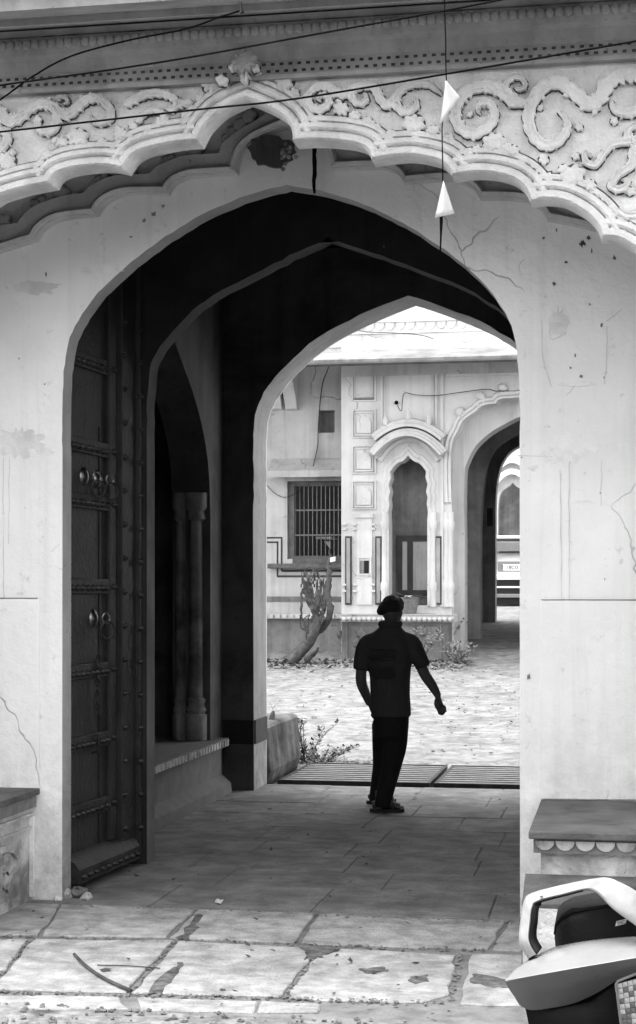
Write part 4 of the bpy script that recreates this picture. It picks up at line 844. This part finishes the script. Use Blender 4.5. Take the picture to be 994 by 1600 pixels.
# ------------------------------------------------------------------ plants
def leaf_quad(mb, c, d, L, wd, up):
    d = d.normalized(); s_ = d.cross(up).normalized() * wd; n_ = s_.cross(d).normalized()
    mb.add([c, c + d * L * .45 + s_ - n_ * wd * .3, c + d * L, c + d * L * .45 - s_ - n_ * wd * .3, c + d * L * .45 + n_ * wd * .2], [(0, 1, 4), (1, 2, 4), (2, 3, 4), (3, 0, 4)])
def weed(name, label, base, hgt, nst, spread, nl, ll, m='leaf', group=None):
    t = thing(name, label, 'plant', base, group); st = MB(); lf = MB()
    for k in range(nst):
        q = random.uniform(0, 6.28); h = hgt * random.uniform(.5, 1); o_ = Vector((math.cos(q), math.sin(q), 0)) * spread
        pts = cr([base + o_ * .2 * random.random(), base + o_ * .45 + Vector((0, 0, h * .5)), base + o_ * random.uniform(.7, 1.2) + Vector((0, 0, h))], 4)
        st.tube(pts, [.006 * (1 - .7 * i / len(pts)) for i in range(len(pts))], 5)
        for j in range(nl):
            p = pts[random.randint(2, len(pts) - 1)]; d = Vector((random.uniform(-1, 1), random.uniform(-1, 1), random.uniform(-.2, .8))); leaf_quad(lf, p, d, ll * random.uniform(.6, 1.2), ll * .28, Vector((0, 0, 1)))
    obj('stem', st, 'dry', t); obj('foliage', lf, m, t, smooth=0); return t
weed('weed', 'tall leggy weed with small dark leaves beside the low wall', G(440, 1190, .0) + Vector((.0, .3, 0)), .62, 5, .2, 7, .055)
weed('weed', 'bushy dark weed growing at the end of the drain grate', G(474, 1192, .0) + Vector((0, .1, 0)), .45, 14, .28, 14, .06)
weed('weed', 'low spreading weed in front of the low wall, next to the bushy one', G(500, 1193, .0) + Vector((0, .12, 0)), .16, 18, .32, 12, .05)
for u, v, h, lab in ((690, 1030, .75, 'pale dry shrub against the right end of the plinth'), (655, 1036, .6, 'grey dry shrub below the plinth, right of the walking man'), (548, 1030, .6, 'dry shrub below the plinth, left of the walking man'), (430, 1012, .35, 'dry weed tuft against the dark stained plinth beside the dead tree'), (715, 1036, .35, 'small dry tuft at the foot of the gateway jamb')):
    weed('dry_shrub', lab, G(u, v, gz(25.2)) , h, 22, .35, 10, .07, 'dry', 'dry shrubs along the plinth')
# leaf litter, stones and twigs: nobody could count it
def litter(name, label, n, area, s0, s1, m, zf):
    mb = MB()
    for k in range(n):
        x, y = area(); z = zf(y) + random.uniform(.002, .02); q = random.uniform(0, 6.28); d = Vector((math.cos(q), math.sin(q), random.uniform(-.2, .5)))
        leaf_quad(mb, Vector((x, y, z)), d, random.uniform(s0, s1), random.uniform(s0, s1) * .3, Vector((random.uniform(-.4, .4), random.uniform(-.4, .4), 1)))
    o = stuff(obj(name, mb, m, smooth=0)); o['label'] = label; o['category'] = 'litter'; return o
lx0, lx1 = P(400, 1, 25).x, P(730, 1, 25).x
litter('leaf_litter', 'dry leaf litter heaped along the foot of the plinth', 2600, lambda: (random.uniform(lx0, lx1), 25.3 - abs(random.gauss(0, .5))), .05, .13, 'dry', gz)
litter('fallen_leaves', 'scattered dry leaves and dark bits over the sandy yard', 700, lambda: (random.uniform(lx0 - 1, -1.2), random.uniform(15.7, 25)), .02, .07, 'leaf', gz)
litter('grate_litter', 'leaf litter around the weeds behind the grate', 500, lambda: (random.gauss(P(480, 1, 15.8).x, .35), random.gauss(15.8, .15)), .03, .08, 'dry', gz)
litter('passage_litter', 'small leaves and scraps lying on the passage floor', 60, lambda: (random.uniform(-3.1, -.6), random.uniform(8.6, 13.9)), .015, .05, 'leaf', lambda y: 0.)
litter('street_litter', 'dark leaves and scraps on the pale street paving', 70, lambda: (random.uniform(-3.2, .3), random.uniform(6.3, 8.35)), .015, .05, 'leaf', lambda y: 0.)
def rock(mb, c, r):
    n0 = len(mb.v); mb.ball(c, r * random.uniform(.8, 1.3), r * random.uniform(.7, 1.2), r * random.uniform(.45, .8), 7, 5)
    for i in range(n0, len(mb.v)): v = mb.v[i]; mb.v[i] = tuple(v[k] + random.uniform(-.22, .22) * r for k in range(3))
for u, v, r_, lab, m in ((48, 1402, .045, 'dark triangular rubble stone at the foot of the left bench', 'inner_wall'), (100, 1403, .05, 'pale rubble chunk at the foot of the left jamb', 'bench_side'), (122, 1402, .055, 'largest rubble chunk under the studded door corner', 'stained'), (135, 1406, .035, 'small rubble chunk in front of the door sill board', 'bench_side'), (88, 1407, .02, 'pebble between bench and left jamb', 'plaster'), (78, 1405, .018, 'small pebble just right of the left bench', 'bench_side')):
    mb = MB(); rock(mb, G(u, v, .0) + Vector((0, 0, r_ * .4)), r_); tag(obj('rubble_stone', mb, m, smooth=0), lab, 'stone', 'rubble at the left jamb')
sb_ = G(515, 1030, gz(24.9)); mb = MB(); mb.loft([(sb_ + Vector((0, 0, 0)), .3, .22), (sb_ + Vector((0, 0, .06)), .31, .2), (sb_ + Vector((.02, 0, .11)), .2, .12)], 9); tag(obj('flat_stone', mb, 'court_worn', smooth=20), 'pale flat stone lying beside the dead tree', 'stone')
mb = MB()
for k in range(500):
    x, y = random.uniform(-3.6, .5), random.uniform(5.9, 6.36); r_ = random.uniform(.004, .014); rock(mb, Vector((x, y, 0)), r_)
gv = stuff(obj('street_gravel', mb, 'gravel', smooth=0)); gv['label'] = 'loose gravel along the street edge of the paving'; gv['category'] = 'gravel'
mb = MB()
for a_, b_, n_ in (((0, 1463), (760, 1484), 220), ((0, 1549), (700, 1566), 220), ((275, 1470), (205, 1550), 50), ((490, 1495), (446, 1558), 40), ((720, 1490), (705, 1565), 50), ((100, 1413), (810, 1440), 160), ((48, 1467), (-10, 1540), 30)):
    for k in range(n_): t = random.random(); rock(mb, G(a_[0] + (b_[0] - a_[0]) * t + random.gauss(0, 3), a_[1] + (b_[1] - a_[1]) * t + random.gauss(0, 1.6), 0) + Vector((0, 0, -.002)), random.uniform(.003, .010))
gv = stuff(obj('joint_grit', mb, 'mortar', smooth=0)); gv['label'] = 'grit and crumbs lying in the paving joints'; gv['category'] = 'grit'
# curved stick on the paving
tw = obj('curved_stick', MB().tube(cr([G(116, 1491, .012), G(135, 1510, .012), G(165, 1530, .012), G(205, 1548, .014)], 6), .0075, 6), 'bark'); tag(tw, 'thin curved dry stick lying on the street paving', 'stick')
tw = obj('straight_twig', MB().tube([G(152, 1508, .008), G(200, 1509, .008), G(250, 1513, .008)], .003, 5), 'bark'); tag(tw, 'pale straight twig lying beside the curved stick', 'twig')
mb = MB(); leaf_quad(mb, G(155, 1515, .006), Vector((1, 0, .1)), .06, .03, Vector((0, 0, 1))); tag(obj('dry_leaf', mb, 'leaf', smooth=0), 'dark dry leaf under the straight twig on the paving', 'leaf')
mb = MB(); leaf_quad(mb, G(336, 1410, .012), Vector((1, .5, .3)), .05, .03, Vector((0, 0, 1))); rock(mb, G(340, 1408, .015), .016); tag(obj('paper_scrap', mb, 'paper', smooth=0), 'crumpled white scrap on the dark passage floor', 'scrap')
# ------------------------------------------------------------------ basket on the plinth, lamp on the bay wall
bk = P(634, 948, 25.75); bk.z = PZ + .005
bs = thing('wicker_basket', 'worn wicker basket heaped with scraps on the plinth by the niche', 'basket', bk)
bev(obj('basket_body', MB().loft([(bk, .17, .13), (bk + Vector((0, 0, .12)), .19, .15), (bk + Vector((0, 0, .24)), .21, .16), (bk + Vector((0, 0, .25)), .18, .13), (bk + Vector((0, 0, .20)), .17, .12)], 18), 'wicker', bs, smooth=40), .004)
obj('basket_rim', MB().tube([bk + Vector((.205 * math.cos(q), .155 * math.sin(q), .245)) for q in [6.2832 * k / 20 for k in range(21)]], .014, 6, False), 'wicker', bs)
for k in range(7):
    mb = MB(); c = bk + Vector((random.uniform(-.12, .12), random.uniform(-.08, .08), .25)); leaf_quad(mb, c, Vector((random.uniform(-1, 1), random.uniform(-1, 1), .2)), .2, .06, Vector((0, 0, 1))); obj('scrap', mb, 'paper' if k % 2 else 'leaf', bs, smooth=0)
lamp = obj('wall_lamp', MB().ball(P(619.5, 629, YB - .05), .032, .05, .032, 10, 8), 'wire'); tag(lamp, 'small black round fitting on the bay wall above the hood', 'lamp')
def wire(label, pts, r_=.006, name='cable', m='wire', n_=8): return tag(obj(name, MB().tube(cr([P(*p) for p in pts], n_), r_, 6), m), label, 'cable')
wire('loose wire looping from the round fitting across the bay wall', [(621, 633, 25.92), (625, 641, 25.92), (628, 640, 25.92), (629, 625, 25.92), (633, 614, 25.92), (650, 617, 25.92), (680, 618, 25.92), (720, 613, 25.92), (760, 608, 25.92), (775, 611, 25.92), (795, 610, 25.92)], .006)
wire('black wire running down the recessed wall past the square vent', [(516, 568, 26.9), (510, 583, 26.96), (504, 600, 26.97), (499, 640, 26.97), (497, 680, 26.97), (496, 700, 26.97), (486, 742, 26.6)], .006)
wire('slack wire drooping towards the barred window', [(417, 758, 26.95), (430, 771, 26.95), (445, 777, 26.95), (460, 772, 26.95), (472, 764, 26.98)], .006)
wire('thin wire sagging in front of the parapet frieze', [(540, 508, 26.3), (570, 518, 26.3), (615, 520, 26.3), (660, 524, 26.3), (695, 535, 26.3), (740, 537, 26.3), (830, 532, 26.3)], .006)
# ------------------------------------------------------------------ overhead cables and the bunting
wire('upper black cable crossing in front of the cornice', [(-150, 155, 6.6), (0, 133, 6.6), (250, 97, 6.62), (500, 52, 6.65), (770, 2, 6.68), (1000, -48, 6.7)], .0042)
wire('lower black cable crossing in front of the carved scrolls', [(-150, 222, 6.6), (0, 206, 6.6), (300, 172, 6.62), (460, 154.5, 6.64), (700, 115, 6.66), (994, 64, 6.7), (1150, 36, 6.7)], .0042)
wire('thin slack wire hooked to the eave at upper left', [(-120, 240, 6.9), (0, 156, 6.9), (50, 120, 6.9), (110, 88, 6.9), (200, 63, 6.9), (290, 45, 6.87), (345, 26, 6.85), (378, 16, 6.84)], .004)
bt = thing('bunting', 'string of paper pennants hanging from the eave before the carving', 'bunting', P(690, 395, 6.75))
obj('string', MB().tube([P(u + random.uniform(-.8, .8), v, 6.75) for u, v in [(695, -60), (695, -20), (695.5, 20), (696, 60), (697, 100), (698, 128), (694, 165), (691, 200), (692, 230), (692, 260), (692.5, 285), (690, 320), (689, 345), (688.5, 368), (688, 395)]], [.0026] * 11 + [.006, .007, .004, .003], 6), 'wire', bt)
def pennant(ap, l, r, belly):
    ap, l, r = P(*ap), P(*l), P(*r); rows = []
    for i in range(7):
        t = i / 6; row = []
        for j in range(9):
            s_ = j / 8; e = l.lerp(r, s_) + Vector((0, -belly * math.sin(math.pi * s_), -.012 * math.sin(math.pi * s_))); row.append(ap.lerp(e, t))
        rows.append(row)
    o = obj('pennant', MB().grid(rows), 'paper', bt, smooth=80); k = o.modifiers.new('thick', 'SOLIDIFY'); k.thickness = .0015
pennant((697, 126, 6.74), (688, 197, 6.76), (719, 152, 6.78), .045); pennant((693, 283, 6.74), (680, 341, 6.77), (710, 334, 6.79), .055)
# ------------------------------------------------------------------ parked scooter (rear end in view)
YC = 4.6
sc = thing('scooter', 'silver scooter with pale grab rail parked at the lower right corner', 'scooter', (P(900, 1, YC).x + .5, YC + .2, -.03))
Q = lambda u, v, y=YC: P(u, v, y)
top = [(789.5, 1531), (806, 1516), (825, 1500), (856, 1484), (899, 1468), (946, 1459), (994, 1456), (1060, 1456), (1140, 1462)]
cre = [(790, 1533), (806, 1530), (827, 1526), (860, 1520), (899, 1513), (941, 1506), (994, 1497), (1060, 1488), (1140, 1480)]
low = [(790.5, 1536), (800, 1552), (823, 1577), (862, 1575), (899, 1567), (932, 1552), (963, 1533), (994, 1520), (1020, 1508)]
def line(l, ys_): return cr([Q(u, v, y_) for (u, v), y_ in zip(l, ys_)], 5)
yt = [4.60, 4.70, 4.76, 4.80, 4.83, 4.85, 4.86, 4.86, 4.86]; yc = [4.60, 4.575, 4.56, 4.54, 4.53, 4.52, 4.51, 4.51, 4.51]
T_, C_ = line(top, yt), line(cre, yc); Lw = line(low, [4.62, 4.65, 4.68, 4.68, 4.67, 4.65, 4.60, 4.57, 4.55])
rows = []
for a, b, c in zip(T_, C_, Lw):
    k_ = min(1, (a - b).length / .12); far_ = a + Vector((.0, .18, -.06)) * k_; mid = a.lerp(b, .5) + Vector((0, 0, .016)) * k_; q3 = a.lerp(b, .8) + Vector((0, 0, .012)) * k_
    rows.append([far_ + Vector((0, .12, -.12)) * k_, far_, a, mid, q3, b, b.lerp(c, .12) + Vector((0, -.004, 0)), b.lerp(c, .55) + Vector((0, .004, 0)), c, c + Vector((0, .02, .002))])
obj('tail_panel', MB().grid([[tuple(p) for p in r_] for r_ in rows]), 'scooter_silver', sc, smooth=35)
ul = [(808, 1562), (825, 1601), (838, 1640), (860, 1700)]
und = [[Q(820, 1570, 4.71), Q(862, 1568, 4.71), Q(915, 1556, 4.70), Q(962, 1532, 4.63), Q(1040, 1505, 4.6)], [Q(826, 1600, 4.72), Q(862, 1600, 4.69), Q(915, 1600, 4.62), Q(965, 1600, 4.61), Q(1040, 1600, 4.61)], [Q(850, 1680, 4.8), Q(880, 1700, 4.75), Q(930, 1720, 4.72), Q(980, 1720, 4.70), Q(1040, 1720, 4.7)], [Q(875, 1690, 5.05), Q(890, 1700, 5.05), Q(930, 1710, 5.05), Q(980, 1710, 5.05), Q(1040, 1710, 5.05)], [Q(845, 1545, 5.0), Q(872, 1540, 5.0), Q(915, 1530, 5.0), Q(965, 1520, 5.0), Q(1040, 1500, 5.0)]]
obj('lower_body', MB().grid([[tuple(p) for p in r_] for r_ in und]), 'scooter_black', sc, smooth=60)
# lamp: reflector cells under a clear lens
lr = []
for v in range(0, 9):
    lr.append([Q(964.5 + .9 * v + 8 * h, (1537 - 2.2 * h) + v * (8.0 + .2 * h), 4.553 + .004 * v + .002 * h) for h in range(0, 10)])
lc = obj('tail_lamp', MB().grid([[tuple(p) for p in r_] for r_ in lr]), 'scooter_grey', sc, smooth=0)
for i in range(8):
    for j in range(9):
        a, b, c, d = lr[i][j], lr[i][j + 1], lr[i + 1][j + 1], lr[i + 1][j]; m_ = (a + b + c + d) / 4 + Vector((0, -.012, 0)); f_ = .92
        vs = [m_.lerp(p + Vector((0, -.012, 0)), 1) for p in (a.lerp(m_, 1 - f_), b.lerp(m_, 1 - f_), c.lerp(m_, 1 - f_), d.lerp(m_, 1 - f_))]
        obj('lamp_cell', MB().add([p.lerp(m_, .02) + Vector((0, .008, 0)) for p in vs] + [m_ + Vector((0, .005, 0))], [(0, 1, 4), (1, 2, 4), (2, 3, 4), (3, 0, 4)]), random.choice(('lens', 'lens', 'scooter_grey', 'scooter_silver')), lc, smooth=0)
obj('lamp_rim', MB().tube([Q(994 + 60, 1520 - 4, 4.55), Q(994, 1522, 4.548), Q(966, 1533, 4.546), Q(962.5, 1538, 4.546), Q(966, 1565, 4.553), Q(971, 1605, 4.57)], .004, 6), 'scooter_grey', sc)
# grab rail: flat swept bar
oo = [(825, 1500), (810.5, 1472), (813, 1434), (818, 1408), (831, 1395), (882, 1381.5), (932, 1372), (951, 1371), (970, 1378), (994, 1391), (1040, 1425), (1085, 1500)]
ii = [(838, 1492), (827, 1470), (829, 1440), (832, 1418), (841, 1409), (882, 1398), (917, 1390), (934, 1396), (958, 1420), (994, 1446), (1030, 1473), (1062, 1525)]
yo = [4.72, 4.74, 4.76, 4.78, 4.80, 4.80, 4.76, 4.72, 4.68, 4.62, 4.55, 4.5]
Oo, Ii = cr([Q(u, v, y_) for (u, v), y_ in zip(oo, yo)], 5), cr([Q(u, v, y_ - .03) for (u, v), y_ in zip(ii, yo)], 5)
rows = []
for a, b in zip(Oo, Ii):
    d = b - a; bk_ = Vector((.0, .055, -.012)); n_ = Vector((0, -.008, .004))
    rows.append([a + bk_, a + d * .02 + n_ * .2 + bk_ * .3, a + d * .08 + n_ * .7, a + d * .3 + n_, a + d * .7 + n_, a + d * .93 + n_ * .7, b, b + bk_ * .6, b + bk_])
rg = MB().grid([[tuple(p) for p in r_] + [tuple(r_[0])] for r_ in rows]); obj('grab_rail', rg, 'scooter_white', sc, smooth=40)
rows = [[tuple(b + Vector((0, .004, -.001)) + (b - a).normalized() * .001), tuple(b + (b - a).normalized() * (.022 if k < 20 else .012) + Vector((0, .05, 0))), tuple(b + (b - a).normalized() * .012 + Vector((0, .075, 0)))] for k, (a, b) in enumerate(zip(Oo[:30], Ii[:30]))]
o = obj('rail_lining', MB().grid(rows), 'scooter_black', sc, smooth=60); o.modifiers.new('thick', 'SOLIDIFY').thickness = .004
# seat
st = []
for u, v0, y0 in ((866, 1452, 4.86), (869, 1436, 4.84), (877, 1426, 4.82), (894, 1417, 4.80), (920, 1412, 4.79), (946, 1408, 4.78), (994, 1402, 4.77), (1080, 1398, 4.77), (1200, 1400, 4.78), (1330, 1420, 4.8)):
    a = Q(u, v0, y0 + .06); b = Q(u + 1, v0 + 7, y0 - .02); c = Q(u + 2, 1482 if u < 1000 else 1476, y0 - .03)
    st.append([tuple(Q(u, v0 + 20, y0 + .34)), tuple(a + Vector((0, .14, .004))), tuple(a + Vector((0, .02, .004))), tuple(a), tuple(b), tuple(b.lerp(c, .3) + Vector((0, -.006, 0))), tuple(c)])
stt = obj('seat', MB().grid(st), 'seat_vinyl', sc, smooth=60)
obj('seat_piping', MB().tube([Vector(r_[4]) + Vector((0, -.004, 0)) for r_ in st], .004, 6), 'scooter_black', stt)
c0, c1 = Q(962, 1447, 4.715), Q(980, 1436, 4.71)
lbq = obj('seat_label', MB().add([Q(961.5, 1447.5, 4.71), Q(977.5, 1443.5, 4.71), Q(980, 1435.5, 4.712), Q(963.5, 1439.5, 4.712)], [(0, 1, 2, 3)]), 'paper', stt, smooth=0)
text('INC', .013, 'scooter_black', lbq, Q(971, 1441.5, 4.7085), Matrix.Rotation(R(-14), 3, 'Y') @ Matrix.Rotation(R(88), 3, 'X'))
obj('panel_seam', MB().tube([b + Vector((0, -.0005, .0005)) for b in C_], .0016, 5), 'scooter_grey', sc)
for u, v in ((846, 1400), (905, 1388), (958, 1400)):
    obj('rail_bolt', MB().ball(Q(u, v, 4.765 if u < 950 else 4.67), .006, .006, .004, 8, 5), 'scooter_grey', sc)
# rest of the scooter, to the right of the frame
bx_ = Q(1040, 1500, 4.6).x
def sprism(name, pts, y0, y1, m): return bev(obj(name, MB().prism(pts, (), y0, y1), m, sc, smooth=30), .03, 3)
sprism('side_panel', [(bx_ - .02, .80), (bx_ + .5, .74), (bx_ + .55, .45), (bx_ + .45, .28), (bx_ + .05, .34), (bx_ - .05, .6)], 4.56, 4.94, 'scooter_silver')
sprism('floorboard', [(bx_ + .45, .36), (bx_ + .95, .33), (bx_ + .95, .26), (bx_ + .45, .26)], 4.56, 4.94, 'scooter_black')
sprism('front_apron', [(bx_ + .9, .28), (bx_ + 1.02, .3), (bx_ + 1.16, .95), (bx_ + 1.1, 1.0), (bx_ + 1.02, .9)], 4.54, 4.96, 'scooter_silver')
obj('handlebar', MB().tube([(bx_ + 1.0, 4.42, 1.02), (bx_ + 1.07, 4.6, 1.05), (bx_ + 1.08, 4.9, 1.05), (bx_ + 1.0, 5.08, 1.02)], .016, 8), 'scooter_black', sc)
for xw in (bx_ + .1, bx_ + 1.2):
    wl = obj('wheel', MB().tube([(xw + .22 * math.cos(q), 4.75, .21 + .19 * math.sin(q)) for q in [6.2832 * k / 24 for k in range(25)]], .045, 8, False), 'rubber', sc); obj('rim', MB().tube([(xw, 4.72, .21), (xw, 4.78, .21)], .15, 16), 'scooter_grey', wl)
